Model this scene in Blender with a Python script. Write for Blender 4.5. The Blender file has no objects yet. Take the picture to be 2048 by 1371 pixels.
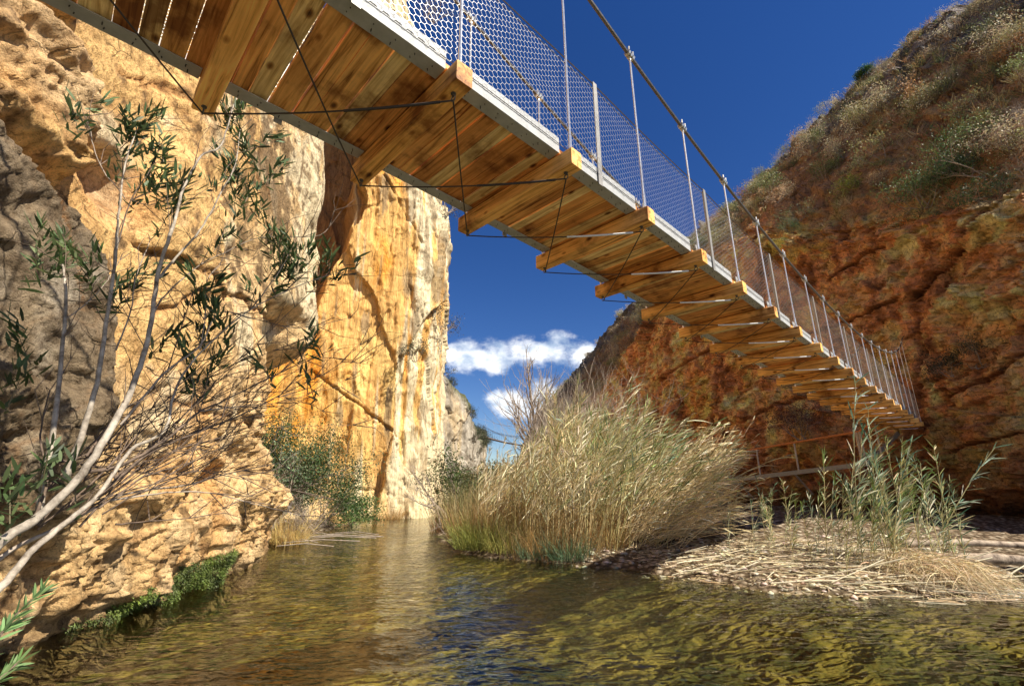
import bpy, math, random
import numpy as np
from mathutils import Vector, Matrix
random.seed(7); RNG = np.random.default_rng(7)
scene = bpy.context.scene
C = scene.collection

# ---------------------------------------------------------------- camera, sky, sun, exposure
CAMH, PITCH, FPX = 1.5, .293, 943.3
cam = bpy.data.cameras.new("camera"); cam_o = bpy.data.objects.new("camera", cam); C.objects.link(cam_o)
cam.lens = FPX / 2048 * 36; cam.sensor_width = 36; cam.clip_start = .05; cam.clip_end = 2000
cam_o.location = (0, 0, CAMH); cam_o.rotation_euler = (math.pi / 2 + PITCH, 0, 0)
scene.camera = cam_o
SUN_AZ, SUN_EL = math.atan2(.86, -.51), math.radians(48.5)      # azimuth clockwise from +Y
SDIR = Vector((math.sin(SUN_AZ) * math.cos(SUN_EL), math.cos(SUN_AZ) * math.cos(SUN_EL), math.sin(SUN_EL)))
sl = bpy.data.lights.new("sun", 'SUN'); sl.energy = 4.8; sl.angle = math.radians(.5); sl.color = (1, .93, .80)
so = bpy.data.objects.new("sun", sl); C.objects.link(so); so.rotation_euler = SDIR.to_track_quat('Z', 'Y').to_euler()
scene.view_settings.view_transform = 'Standard'; scene.view_settings.look = 'None'
scene.view_settings.exposure = 0.92; scene.view_settings.gamma = 1

w = bpy.data.worlds.new("World"); scene.world = w; w.use_nodes = True
nt = w.node_tree; nt.nodes.clear()
def N(nt, t, **k):
    n = nt.nodes.new(t)
    for a, b in k.items(): setattr(n, a, b)
    return n
sky = N(nt, 'ShaderNodeTexSky', sky_type='NISHITA', sun_disc=False, sun_elevation=SUN_EL, sun_rotation=SUN_AZ,
        altitude=900, air_density=1.0, dust_density=.15, ozone_density=3.0)
bg = N(nt, 'ShaderNodeBackground'); bg.inputs[1].default_value = .072
out = N(nt, 'ShaderNodeOutputWorld')
tc = N(nt, 'ShaderNodeTexCoord'); L = nt.links.new
hsv = N(nt, 'ShaderNodeHueSaturation'); hsv.inputs['Hue'].default_value = .515; hsv.inputs['Saturation'].default_value = 1.3; hsv.inputs['Value'].default_value = .82
L(sky.outputs[0], hsv.inputs['Color'])
# clouds: soft lumps low over the end of the gorge, placed by world direction
def cloud_mask(center, size):
    m = N(nt, 'ShaderNodeMapping', vector_type='TEXTURE')
    m.inputs['Location'].default_value = center; m.inputs['Scale'].default_value = size
    L(tc.outputs['Generated'], m.inputs['Vector'])
    ln = N(nt, 'ShaderNodeVectorMath', operation='LENGTH'); L(m.outputs[0], ln.inputs[0])
    mr = N(nt, 'ShaderNodeMapRange'); mr.inputs['From Min'].default_value = 1.0; mr.inputs['From Max'].default_value = 0.0
    L(ln.outputs['Value'], mr.inputs['Value']); return mr.outputs[0]
def rayd(px, py):
    X = (px - 1024) / FPX; Y = (685.5 - py) / FPX; c, s = math.cos(PITCH), math.sin(PITCH)
    v = Vector((X, c - Y * s, s + Y * c)); return v.normalized()
tot = None
for (cx, cy, rx, rz) in ((960, 718, .105, .052), (1100, 702, .12, .052), (1180, 712, .10, .045), (1030, 808, .095, .048), (1085, 800, .07, .062), (902, 708, .03, .028)):
    d = rayd(cx, cy); o = cloud_mask(tuple(d), (rx, .5, rz))
    if tot is None: tot = o
    else:
        a = N(nt, 'ShaderNodeMath', operation='MAXIMUM'); L(tot, a.inputs[0]); L(o, a.inputs[1]); tot = a.outputs[0]
mp = N(nt, 'ShaderNodeMapping'); mp.inputs['Scale'].default_value = (1, 1, 1.5); L(tc.outputs['Generated'], mp.inputs['Vector'])
cn = N(nt, 'ShaderNodeTexNoise'); cn.inputs['Scale'].default_value = 15; cn.inputs['Detail'].default_value = 8; cn.inputs['Roughness'].default_value = .6
L(mp.outputs[0], cn.inputs['Vector'])
ad = N(nt, 'ShaderNodeMath', operation='MULTIPLY_ADD'); L(cn.outputs[0], ad.inputs[0]); ad.inputs[1].default_value = 1.5; L(tot, ad.inputs[2])
cr = N(nt, 'ShaderNodeMapRange', interpolation_type='SMOOTHSTEP'); cr.inputs['From Min'].default_value = .98; cr.inputs['From Max'].default_value = 1.5
L(ad.outputs[0], cr.inputs['Value'])
gate = N(nt, 'ShaderNodeMapRange'); gate.inputs['From Max'].default_value = .25; L(tot, gate.inputs['Value'])
cm = N(nt, 'ShaderNodeMath', operation='MULTIPLY'); L(cr.outputs[0], cm.inputs[0]); L(gate.outputs[0], cm.inputs[1])
# shading inside the cloud: greyer where its lumps are thin
n2 = N(nt, 'ShaderNodeTexNoise'); n2.inputs['Scale'].default_value = 22; n2.inputs['Detail'].default_value = 5; L(mp.outputs[0], n2.inputs['Vector'])
cramp = N(nt, 'ShaderNodeValToRGB'); cramp.color_ramp.elements[0].position = .36; cramp.color_ramp.elements[0].color = (4.2, 5.2, 6.6, 1)
cramp.color_ramp.elements[1].position = .6; cramp.color_ramp.elements[1].color = (10.4, 10.5, 10.5, 1); L(n2.outputs[0], cramp.inputs[0])
mx = N(nt, 'ShaderNodeMix', data_type='RGBA'); L(cm.outputs[0], mx.inputs[0]); L(hsv.outputs[0], mx.inputs[6]); L(cramp.outputs[0], mx.inputs[7])
L(mx.outputs[2], bg.inputs[0]); L(bg.outputs[0], out.inputs[0])

# ---------------------------------------------------------------- helpers
cP, sP = math.cos(PITCH), math.sin(PITCH)
def ray(px, py):
    X = (px - 1024) / FPX; Y = (685.5 - py) / FPX
    return np.array([X, cP - Y * sP, sP + Y * cP])
def at(px, py, y):
    """world point seen at photograph pixel (px, py) at distance y ahead"""
    r = ray(px, py); return r * (y / r[1]) + [0, 0, CAMH]
def ground(px, py, z=0.):
    r = ray(px, py); return r * ((z - CAMH) / r[2]) + [0, 0, CAMH]
def project(P):
    z = P[..., 2] - CAMH; d = P[..., 1] * cP + z * sP; u = -P[..., 1] * sP + z * cP
    return 1024 + FPX * P[..., 0] / d, 685.5 - FPX * u / d

def hash3(i, j, k, seed):
    h = (i.astype(np.int64) * 374761393 + j.astype(np.int64) * 668265263 + k.astype(np.int64) * 2147483647 + seed * 144665) & 0xffffffff
    h = ((h ^ (h >> 13)) * 1274126177) & 0xffffffff
    h = ((h ^ (h >> 16)) * 2246822519) & 0xffffffff
    h ^= h >> 15
    return h
def u01(h, k=0):
    h = ((h + k * 2654435761) & 0xffffffff); h = ((h ^ (h >> 15)) * 2246822519) & 0xffffffff; h ^= h >> 13
    return h.astype(np.float64) / 4294967296.0
def vnoise(P, seed=0):
    Pi = np.floor(P).astype(np.int64); f = P - Pi; f = f * f * f * (f * (f * 6 - 15) + 10); r = 0
    for a in (0, 1):
        for b in (0, 1):
            for c in (0, 1):
                h = u01(hash3(Pi[:, 0] + a, Pi[:, 1] + b, Pi[:, 2] + c, seed))
                r = r + h * (f[:, 0] if a else 1 - f[:, 0]) * (f[:, 1] if b else 1 - f[:, 1]) * (f[:, 2] if c else 1 - f[:, 2])
    return r * 2 - 1
def fbm(P, octv=5, seed=0, gain=.5, ridged=False):
    r = 0; a = 1; t = 0
    for o in range(octv):
        v = vnoise(P * (2 ** o) + 17.3 * o, seed + o)
        if ridged: v = 1 - 2 * np.abs(v)
        r = r + a * v; t += a; a *= gain
    return r / t
def facet(P, seed=0):
    """random tilted plane per Voronoi cell: (height, border distance, random)"""
    Pi = np.floor(P).astype(np.int64); f1 = np.full(len(P), 9.); f2 = np.full(len(P), 9.); val = np.zeros(len(P)); rnd = np.zeros(len(P))
    for a in (-1, 0, 1):
        for b in (-1, 0, 1):
            for c in (-1, 0, 1):
                h = hash3(Pi[:, 0] + a, Pi[:, 1] + b, Pi[:, 2] + c, seed)
                q = np.stack([Pi[:, 0] + a + u01(h, 1), Pi[:, 1] + b + u01(h, 2), Pi[:, 2] + c + u01(h, 3)], 1)
                D = P - q; d = np.sqrt((D * D).sum(1))
                g = np.stack([u01(h, 4), u01(h, 5), u01(h, 6)], 1) * 2 - 1
                v = (D * g).sum(1) * .9 + (u01(h, 7) - .5) * .7
                n = d < f1; f2 = np.where(n, f1, np.minimum(f2, d)); f1 = np.where(n, d, f1)
                val = np.where(n, v, val); rnd = np.where(n, u01(h, 8), rnd)
    return val, f2 - f1, rnd
def sst(a, b, x):
    t = np.clip((x - a) / (b - a), 0, 1); return t * t * (3 - 2 * t)

def mesh_np(name, V, F, mat=None, parent=None, col=None, smooth=False, uv=None):
    V = np.asarray(V, float); F = np.asarray(F, np.int32); k = F.shape[1]
    me = bpy.data.meshes.new(name); me.vertices.add(len(V)); me.vertices.foreach_set('co', V.ravel())
    me.loops.add(F.size); me.loops.foreach_set('vertex_index', F.ravel())
    me.polygons.add(len(F)); me.polygons.foreach_set('loop_start', np.arange(0, F.size, k, dtype=np.int32))
    try: me.polygons.foreach_set('loop_total', np.full(len(F), k, np.int32))
    except Exception: pass
    me.update(calc_edges=True); me.validate()
    if col is not None:
        ca = me.color_attributes.new('col', 'FLOAT_COLOR', 'POINT'); c4 = np.ones((len(V), 4)); c4[:, :3] = col
        ca.data.foreach_set('color', c4.ravel())
    me.polygons.foreach_set('use_smooth', np.full(len(me.polygons), bool(smooth)))
    if mat: me.materials.append(mat)
    o = bpy.data.objects.new(name, me); C.objects.link(o)
    if parent: o.parent = parent
    return o
class MB:
    """collects quads"""
    def __init__(s): s.V = []; s.F = []; s.Cc = []; s.n = 0
    def add(s, V, F, col=None):
        V = np.asarray(V, float); F = np.asarray(F, int); s.V.append(V); s.F.append(F + s.n); s.n += len(V)
        if col is not None: s.Cc.append(np.broadcast_to(np.asarray(col, float), (len(V), 3)))
    def hexa(s, c8, col=None):  # 8 corners: 4 bottom, 4 top
        s.add(c8, [(0, 3, 2, 1), (4, 5, 6, 7), (0, 1, 5, 4), (1, 2, 6, 5), (2, 3, 7, 6), (3, 0, 4, 7)], col)
    def box(s, lo, hi, col=None):
        x0, y0, z0 = lo; x1, y1, z1 = hi
        s.hexa([(x0, y0, z0), (x1, y0, z0), (x1, y1, z0), (x0, y1, z0), (x0, y0, z1), (x1, y0, z1), (x1, y1, z1), (x0, y1, z1)], col)
    def bar(s, a, b, wd, ht, up=(0, 0, 1), col=None):
        a = np.array(a, float); b = np.array(b, float); d = b - a; d /= np.linalg.norm(d); u = np.array(up, float)
        r = np.cross(d, u); r /= np.linalg.norm(r); u = np.cross(r, d); r *= wd / 2; u = u * ht / 2
        s.hexa([a - r - u, b - r - u, b + r - u, a + r - u, a - r + u, b - r + u, b + r + u, a + r + u], col)
    def tube(s, pts, rad, seg=6, col=None):
        P = np.asarray(pts, float); n = len(P); rad = np.broadcast_to(np.asarray(rad, float), (n,))
        T = np.gradient(P, axis=0); T /= np.linalg.norm(T, axis=1)[:, None] + 1e-12
        ref = np.array([0, 0, 1.]) if abs(T[:, 2]).mean() < .8 else np.array([1., 0, 0])
        A = np.cross(T, ref); A /= np.linalg.norm(A, axis=1)[:, None] + 1e-9; Bv = np.cross(T, A)
        th = np.arange(seg) * 2 * math.pi / seg
        V = P[:, None] + rad[:, None, None] * (np.cos(th)[None, :, None] * A[:, None] + np.sin(th)[None, :, None] * Bv[:, None])
        i = np.arange(n - 1)[:, None] * seg; j = np.arange(seg)[None]; j2 = (j + 1) % seg
        F = np.stack([i + j, i + j2, i + seg + j2, i + seg + j], -1).reshape(-1, 4)
        c = None
        if col is not None:
            c = np.asarray(col, float)
            if c.ndim == 2: c = np.repeat(c, seg, 0)
        s.add(V.reshape(-1, 3), F, c)
        for e, o in ((0, 0), ((n - 1) * seg, 1)):     # caps
            for q in range(1, seg - 2, 2):
                f = [e, e + q, e + q + 1, e + q + 2]
                s.F.append(np.array([f if o else f[::-1]]) + s.n - n * seg)
    def build(s, name, mat, parent=None, smooth=False):
        return mesh_np(name, np.concatenate(s.V), np.concatenate(s.F), mat, parent, np.concatenate(s.Cc) if s.Cc else None, smooth)
def tag(o, label=None, cat=None, group=None, kind=None):
    if label: o['label'] = label
    if cat: o['category'] = cat
    if group: o['group'] = group
    if kind: o['kind'] = kind
    return o
def empty(name, loc, label=None, cat=None, group=None):
    o = bpy.data.objects.new(name, None); o.location = tuple(loc); C.objects.link(o); o.empty_display_size = .2
    return tag(o, label, cat, group)
def part(mb, name, mat, root, smooth=False):
    """a part whose vertices were made in world space, parented to the thing's base"""
    off = np.array(root.location); mb.V = [v - off for v in mb.V]
    return mb.build(name, mat, root, smooth)

# ---------------------------------------------------------------- materials
def mat(name, rough=.8, base=None, metal=0., spec=.3):
    m = bpy.data.materials.new(name); m.use_nodes = True; b = m.node_tree.nodes['Principled BSDF']
    b.inputs['Roughness'].default_value = rough; b.inputs['Metallic'].default_value = metal; b.inputs['Specular IOR Level'].default_value = spec
    if base: b.inputs['Base Color'].default_value = (*base, 1)
    return m, m.node_tree, b
def noise(nt, vec, sc, det=6, rough=.6, dist=0.):
    n = N(nt, 'ShaderNodeTexNoise'); n.inputs['Scale'].default_value = sc; n.inputs['Detail'].default_value = det
    n.inputs['Roughness'].default_value = rough; n.inputs['Distortion'].default_value = dist; nt.links.new(vec, n.inputs['Vector']); return n
def ramp(nt, src, stops):
    r = N(nt, 'ShaderNodeValToRGB'); e = r.color_ramp.elements
    while len(e) < len(stops): e.new(.5)
    for q, (p, c) in zip(e, stops): q.position = p; q.color = (*c, 1) if len(c) == 3 else c
    nt.links.new(src, r.inputs[0]); return r
def math_(nt, op, a, b):
    m = N(nt, 'ShaderNodeMath', operation=op)
    for i, x in enumerate((a, b)):
        if hasattr(x, 'links'): nt.links.new(x, m.inputs[i])
        else: m.inputs[i].default_value = x
    return m.outputs[0]
def mul(nt, a, b, fac=1.):
    m = N(nt, 'ShaderNodeMix', data_type='RGBA', blend_type='MULTIPLY'); m.inputs[0].default_value = fac
    nt.links.new(a, m.inputs[6]); nt.links.new(b, m.inputs[7]); return m.outputs[2]

def rock_mat(name, fine, stretch=(1, 1, 1), contrast=.45, crack=.8, bump=1., bscale=1.):
    m, nt, b = mat(name, .88, spec=.2)
    at_ = N(nt, 'ShaderNodeAttribute', attribute_name='col'); tc = N(nt, 'ShaderNodeTexCoord')
    mp = N(nt, 'ShaderNodeMapping'); mp.inputs['Scale'].default_value = stretch; nt.links.new(tc.outputs['Object'], mp.inputs['Vector'])
    v = mp.outputs[0]
    n1 = noise(nt, v, 1.3 * fine, 9, .68, .6); n2 = noise(nt, v, 9 * fine, 8, .72, .3); n3 = noise(nt, tc.outputs['Object'], 42 * fine, 4, .7)
    lo = 1 - contrast
    c1 = ramp(nt, n1.outputs[0], ((.32, (lo, lo * .88, lo * .76)), (.5, (.92, .9, .88)), (.68, (1.18, 1.16, 1.12))))
    c2 = ramp(nt, n2.outputs[0], ((.34, (lo * .9, lo * .8, lo * .7)), (.47, (.95, .95, .95)), (.7, (1.25, 1.25, 1.22))))
    c3 = ramp(nt, n3.outputs[0], ((.36, (.55, .52, .48)), (.46, (1, 1, 1)), (.7, (1.12, 1.12, 1.12))))
    col = mul(nt, mul(nt, mul(nt, at_.outputs['Color'], c1.outputs[0]), c2.outputs[0]), c3.outputs[0], .8)
    # thin broken cracks
    ds = noise(nt, tc.outputs['Object'], 1.6 * fine, 5, .6)
    dv = N(nt, 'ShaderNodeMix', data_type='VECTOR'); dv.inputs[0].default_value = .22 / max(fine, .3)
    nt.links.new(tc.outputs['Object'], dv.inputs[4]); nt.links.new(ds.outputs['Color'], dv.inputs[5])
    vo = N(nt, 'ShaderNodeTexVoronoi', feature='DISTANCE_TO_EDGE'); vo.inputs['Scale'].default_value = 1.5 * fine; nt.links.new(dv.outputs[1], vo.inputs['Vector'])
    ce = N(nt, 'ShaderNodeMapRange'); ce.inputs['From Max'].default_value = .022; nt.links.new(vo.outputs[0], ce.inputs['Value'])
    gt = ramp(nt, noise(nt, tc.outputs['Object'], .9 * fine, 4).outputs[0], ((.47, (1, 1, 1)), (.56, (0, 0, 0))))
    ck = math_(nt, 'MAXIMUM', ce.outputs[0], gt.outputs[0])
    cc = ramp(nt, ck, ((0, (1 - crack,) * 3), (1, (1, 1, 1))))
    col = mul(nt, col, cc.outputs[0]); nt.links.new(col, b.inputs['Base Color'])
    h = math_(nt, 'ADD', math_(nt, 'MULTIPLY', n1.outputs[0], .5), math_(nt, 'MULTIPLY', n2.outputs[0], .22))
    h = math_(nt, 'ADD', h, math_(nt, 'MULTIPLY', n3.outputs[0], .05)); h = math_(nt, 'ADD', h, math_(nt, 'MULTIPLY', ck, .05))
    bp = N(nt, 'ShaderNodeBump'); bp.inputs['Strength'].default_value = bump; bp.inputs['Distance'].default_value = .35 / fine * bscale
    nt.links.new(h, bp.inputs['Height']); nt.links.new(bp.outputs[0], b.inputs['Normal']); return m
M = {}
M['rock_near'] = rock_mat('near_limestone', 1.7, (1, 1.3, .9), .55, .7, 1.0, 1.35)
M['rock_wall'] = rock_mat('streaked_limestone', .9, (1.8, 1.8, .3), .36, .5, 1.0, .9)
M['rock_right'] = rock_mat('red_conglomerate', 1.3, (1, 1, 1), .62, .5, 1.0, 2.2)
def veg_mat(name, trans=.25, rough=.55):
    m, nt, b = mat(name, rough, spec=.35); a = N(nt, 'ShaderNodeAttribute', attribute_name='col')
    tc = N(nt, 'ShaderNodeTexCoord'); n = noise(nt, tc.outputs['Object'], 9, 3); r = ramp(nt, n.outputs[0], ((.3, (.72, .74, .7)), (.7, (1.2, 1.18, 1.1))))
    c = mul(nt, a.outputs['Color'], r.outputs[0]); nt.links.new(c, b.inputs['Base Color'])
    if trans:
        t = N(nt, 'ShaderNodeBsdfTranslucent'); nt.links.new(c, t.inputs[0]); ms = N(nt, 'ShaderNodeMixShader'); ms.inputs[0].default_value = trans
        o = nt.nodes['Material Output']; nt.links.new(b.outputs[0], ms.inputs[1]); nt.links.new(t.outputs[0], ms.inputs[2]); nt.links.new(ms.outputs[0], o.inputs[0])
    return m
M['leaf'] = veg_mat('foliage'); M['straw'] = veg_mat('dry_reed', .15, .6)
def bark(name, c0, c1, sc=30):
    m, nt, b = mat(name, .75); tc = N(nt, 'ShaderNodeTexCoord'); n = noise(nt, tc.outputs['Object'], sc, 6, .7)
    r = ramp(nt, n.outputs[0], ((.3, c0), (.65, c1))); nt.links.new(r.outputs[0], b.inputs['Base Color'])
    bp = N(nt, 'ShaderNodeBump'); bp.inputs['Strength'].default_value = .5; bp.inputs['Distance'].default_value = .01; nt.links.new(n.outputs[0], bp.inputs['Height']); nt.links.new(bp.outputs[0], b.inputs['Normal']); return m
M['bark'] = bark('pale_bark', (.09, .065, .045), (.52, .45, .36), 13)
M['darkbark'] = bark('dark_bark', (.05, .035, .025), (.20, .14, .10), 22)
M['twig'] = bark('grey_twig', (.20, .15, .11), (.42, .35, .28), 12)
M['log'] = bark('bleached_log', (.06, .035, .02), (.50, .39, .28), 7)

def wood_mat():
    m, nt, b = mat('pine_timber', .62, spec=.3); at_ = N(nt, 'ShaderNodeAttribute', attribute_name='col'); tc = N(nt, 'ShaderNodeTexCoord')
    mp = N(nt, 'ShaderNodeMapping'); mp.inputs['Scale'].default_value = (22, 1.1, 22); nt.links.new(tc.outputs['Object'], mp.inputs['Vector'])
    g = noise(nt, mp.outputs[0], 1.0, 6, .6, 1.4); big = noise(nt, tc.outputs['Object'], 2.6, 5, .6)
    r = ramp(nt, g.outputs[0], ((.32, (.24, .15, .09)), (.43, (.74, .64, .52)), (.56, (1.0, 1.0, 1.0)), (.72, (1.3, 1.28, 1.2))))
    st = ramp(nt, big.outputs[0], ((.34, (.36, .26, .19)), (.46, (.92, .89, .85)), (.7, (1.2, 1.18, 1.1))))
    c = mul(nt, mul(nt, at_.outputs['Color'], r.outputs[0]), st.outputs[0])
    mk = N(nt, 'ShaderNodeMapping'); mk.inputs['Scale'].default_value = (1, .55, 1); nt.links.new(tc.outputs['Object'], mk.inputs['Vector'])
    vk = N(nt, 'ShaderNodeTexVoronoi'); vk.inputs['Scale'].default_value = 7.5; nt.links.new(mk.outputs[0], vk.inputs['Vector'])
    kn = ramp(nt, vk.outputs['Distance'], ((.06, (.10, .05, .03)), (.11, (.40, .26, .15)), (.19, (1, 1, 1))))
    c = mul(nt, c, kn.outputs[0], .95); nt.links.new(c, b.inputs['Base Color'])
    bp = N(nt, 'ShaderNodeBump'); bp.inputs['Strength'].default_value = .35; bp.inputs['Distance'].default_value = .004; nt.links.new(g.outputs[0], bp.inputs['Height']); nt.links.new(bp.outputs[0], b.inputs['Normal']); return m
M['wood'] = wood_mat()
def metal_mat(name, base, rough, metal, var=.2, sc=9):
    m, nt, b = mat(name, rough, metal=metal, spec=.4); tc = N(nt, 'ShaderNodeTexCoord'); n = noise(nt, tc.outputs['Object'], sc, 6, .7)
    r = ramp(nt, n.outputs[0], ((.3, tuple(x * (1 - var) for x in base)), (.7, base))); nt.links.new(r.outputs[0], b.inputs['Base Color'])
    n2 = noise(nt, tc.outputs['Object'], 60, 3); rr = ramp(nt, n2.outputs[0], ((.3, (rough * .8,) * 3), (.7, (min(1, rough * 1.25),) * 3))); nt.links.new(rr.outputs[0], b.inputs['Roughness']); return m
M['channel'] = metal_mat('galvanised_channel', (.46, .46, .45), .6, .0, .3)
nt = M['channel'].node_tree; a_ = N(nt, 'ShaderNodeAttribute', attribute_name='col'); b_ = nt.nodes['Principled BSDF']; l_ = b_.inputs['Base Color'].links[0].from_socket; nt.links.new(mul(nt, l_, a_.outputs['Color']), b_.inputs['Base Color'])
M['turnbuckle'] = metal_mat('turnbuckle_steel', (.80, .80, .78), .5, 0., .1)
M['post'] = metal_mat('grey_steel', (.34, .32, .29), .5, .3, .25)
M['rod'] = metal_mat('bright_rod', (.72, .72, .72), .3, .7, .12)
M['cable'] = metal_mat('wire_rope', (.16, .15, .14), .45, .6, .4, 60)
M['mesh'] = metal_mat('netting_wire', (.46, .46, .46), .4, .5, .2)
M['clamp'] = metal_mat('zinc_clamp', (.66, .66, .62), .35, .6, .3, 40)
M['dark_rope'] = metal_mat('dark_wire', (.07, .055, .045), .6, .3, .4, 60)
M['rust'] = metal_mat('rusty_rail', (.75, .25, .06), .7, .2, .4, 20)
M['brownsteel'] = metal_mat('brown_steel', (.60, .46, .34), .6, .2, .35, 14)

# ---------------------------------------------------------------- river, bed and banks
BANK = np.array([(-3.2, 22.5), (-2.6, 18), (-1.83, 13.9), (-1.2, 12.2), (-.26, 11.1), (.8, 10.3), (2.05, 9.75), (3.0, 8.5), (3.9, 7.75), (4.9, 7.3), (6.2, 7.2), (6.95, 7.5), (7.3, 8.3),
                 (7.8, 9.0), (12, 9.5), (60, 9), (60, 300), (-1.5, 300), (-2, 60), (-2.6, 35)], float)
def signed_bank(X, Y):
    d = np.full(X.shape, 1e9); inside = np.zeros(X.shape, bool); n = len(BANK)
    for i in range(n):
        a = BANK[i]; b = BANK[(i + 1) % n]; ab = b - a
        t = np.clip(((X - a[0]) * ab[0] + (Y - a[1]) * ab[1]) / (ab @ ab), 0, 1)
        d = np.minimum(d, np.hypot(X - a[0] - t * ab[0], Y - a[1] - t * ab[1]))
        c = ((a[1] > Y) != (b[1] > Y)) & (X < (b[0] - a[0]) * (Y - a[1]) / (b[1] - a[1] + 1e-12) + a[0]); inside ^= c
    return np.where(inside, d, -d)
def gheight(X, Y):
    X = np.asarray(X, float); Y = np.asarray(Y, float); P = np.stack([X.ravel(), Y.ravel(), 0 * X.ravel()], 1)
    n = fbm(P * .8, 5, 3).reshape(X.shape); sd = signed_bank(X, Y) + .35 * fbm(P * 1.1, 3, 9).reshape(X.shape)
    for (cx_, cy_, rx_, ry_) in ((-9.6, 16.5, 3.3, 5.6),): sd = np.maximum(sd, (1 - np.hypot((X - cx_) / rx_, (Y - cy_) / ry_)) * 2.5 + .25 * fbm(P * 1.3, 3, 19).reshape(X.shape))
    up = .06 * sst(0, .15, sd) + .16 * sst(0, 1.0, sd) + .45 * sst(.6, 5, sd)
    dn = -.04 * sst(0, .1, -sd) - .42 * sst(0, 2.6, -sd)
    return np.where(sd > 0, up, dn) + n * .05 + .02 * vnoise(P * 9, 4).reshape(X.shape)
def gz(x, y): return float(gheight(np.array([x]), np.array([y]))[0])
def grid_faces_(nr, nc):
    i = np.arange(nr - 1)[:, None] * nc + np.arange(nc - 1)[None]; return np.stack([i, i + 1, i + nc + 1, i + nc], -1).reshape(-1, 4)
def warp(n, lo, hi, c, k):
    t = np.linspace(-1, 1, n); s = np.sinh(k * t) / np.sinh(k); return np.where(s < 0, c + s * (c - lo), c + s * (hi - c))
gx = warp(420, -90, 90, 1, 3.6); gy = np.concatenate([np.linspace(-25, 3, 30)[:-1], 3 + (np.exp(np.linspace(0, 1, 420) * 4.2) - 1) / (np.exp(4.2) - 1) * 297])
GX, GY = np.meshgrid(gx, gy); GZ = gheight(GX, GY)
V = np.stack([GX, GY, GZ], -1).reshape(-1, 3); nx, ny = len(gx), len(gy)
i = np.arange(ny - 1)[:, None] * nx + np.arange(nx - 1)[None]; F = np.stack([i, i + 1, i + nx + 1, i + nx], -1).reshape(-1, 4)
m, nt, b = mat('river_bed', .9, spec=.2); tc = N(nt, 'ShaderNodeTexCoord'); ob = tc.outputs['Object']
sx = N(nt, 'ShaderNodeSeparateXYZ'); nt.links.new(ob, sx.inputs[0])
vo = N(nt, 'ShaderNodeTexVoronoi'); vo.inputs['Scale'].default_value = 9; nt.links.new(ob, vo.inputs['Vector'])
peb = ramp(nt, vo.outputs['Color'], ((.1, (.14, .09, .05)), (.5, (.26, .19, .12)), (.9, (.48, .40, .29))))
pe = ramp(nt, vo.outputs['Distance'], ((.25, (1, 1, 1)), (.6, (.3, .27, .22))))
dry = mul(nt, peb.outputs[0], pe.outputs[0])
n1 = noise(nt, ob, .9, 8, .66, .8); n2 = noise(nt, ob, 6, 7, .7, 1.0)
alg = ramp(nt, n1.outputs[0], ((.34, (.035, .045, .014)), (.45, (.11, .10, .028)), (.56, (.30, .22, .055)), (.74, (.54, .38, .12))))
al2 = ramp(nt, n2.outputs[0], ((.33, (.32, .34, .28)), (.5, (.95, .95, .9)), (.66, (1.4, 1.35, 1.2))))
wet = mul(nt, alg.outputs[0], al2.outputs[0])
fz = N(nt, 'ShaderNodeMapRange'); fz.inputs['From Min'].default_value = -.06; fz.inputs['From Max'].default_value = .03; nt.links.new(sx.outputs[2], fz.inputs['Value'])
mxb = N(nt, 'ShaderNodeMix', data_type='RGBA'); nt.links.new(fz.outputs[0], mxb.inputs[0]); nt.links.new(wet, mxb.inputs[6]); nt.links.new(dry, mxb.inputs[7])
nt.links.new(mxb.outputs[2], b.inputs['Base Color'])
bp = N(nt, 'ShaderNodeBump'); bp.inputs['Strength'].default_value = .8; bp.inputs['Distance'].default_value = .05; nt.links.new(math_(nt, 'SUBTRACT', n2.outputs[0], vo.outputs['Distance']), bp.inputs['Height']); nt.links.new(bp.outputs[0], b.inputs['Normal'])
tag(mesh_np('ground', V, F, m, smooth=True), kind='structure')

# water surface: real small ripples near, bumped beyond
m = bpy.data.materials.new('river_water'); m.use_nodes = True; nt = m.node_tree; nt.nodes.clear(); o = N(nt, 'ShaderNodeOutputMaterial'); tc = N(nt, 'ShaderNodeTexCoord')
mp = N(nt, 'ShaderNodeMapping'); mp.inputs['Rotation'].default_value = (0, 0, math.radians(14)); mp.inputs['Scale'].default_value = (1.0, 2.1, 1); nt.links.new(tc.outputs['Object'], mp.inputs['Vector'])
na = noise(nt, mp.outputs[0], 1.9, 1, .5, .7); nb = noise(nt, mp.outputs[0], 4.2, 1.5, .5, .5); nc = noise(nt, tc.outputs['Object'], .35, 3)
amp = ramp(nt, nc.outputs[0], ((.36, (.35,) * 3), (.6, (1,) * 3)))
rg = math_(nt, 'ABSOLUTE', math_(nt, 'SUBTRACT', nb.outputs[0], .5), 0.); n3 = noise(nt, tc.outputs['Object'], 26, 3, .6, .5)
rg2 = math_(nt, 'ABSOLUTE', math_(nt, 'SUBTRACT', na.outputs[0], .5), 0.)
h = math_(nt, 'ADD', math_(nt, 'MULTIPLY', rg2, -2.0), math_(nt, 'MULTIPLY', rg, -1.3)); h = math_(nt, 'MULTIPLY', h, amp.outputs[0])
bp = N(nt, 'ShaderNodeBump'); bp.inputs['Strength'].default_value = 1.0; bp.inputs['Distance'].default_value = .020; nt.links.new(h, bp.inputs['Height'])
gl = N(nt, 'ShaderNodeBsdfGlossy'); gl.inputs['Roughness'].default_value = .015; tr = N(nt, 'ShaderNodeBsdfTransparent'); tr.inputs[0].default_value = (.80, .84, .70, 1)
fr = N(nt, 'ShaderNodeFresnel'); fr.inputs[0].default_value = 1.5; ms = N(nt, 'ShaderNodeMixShader')
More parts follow.
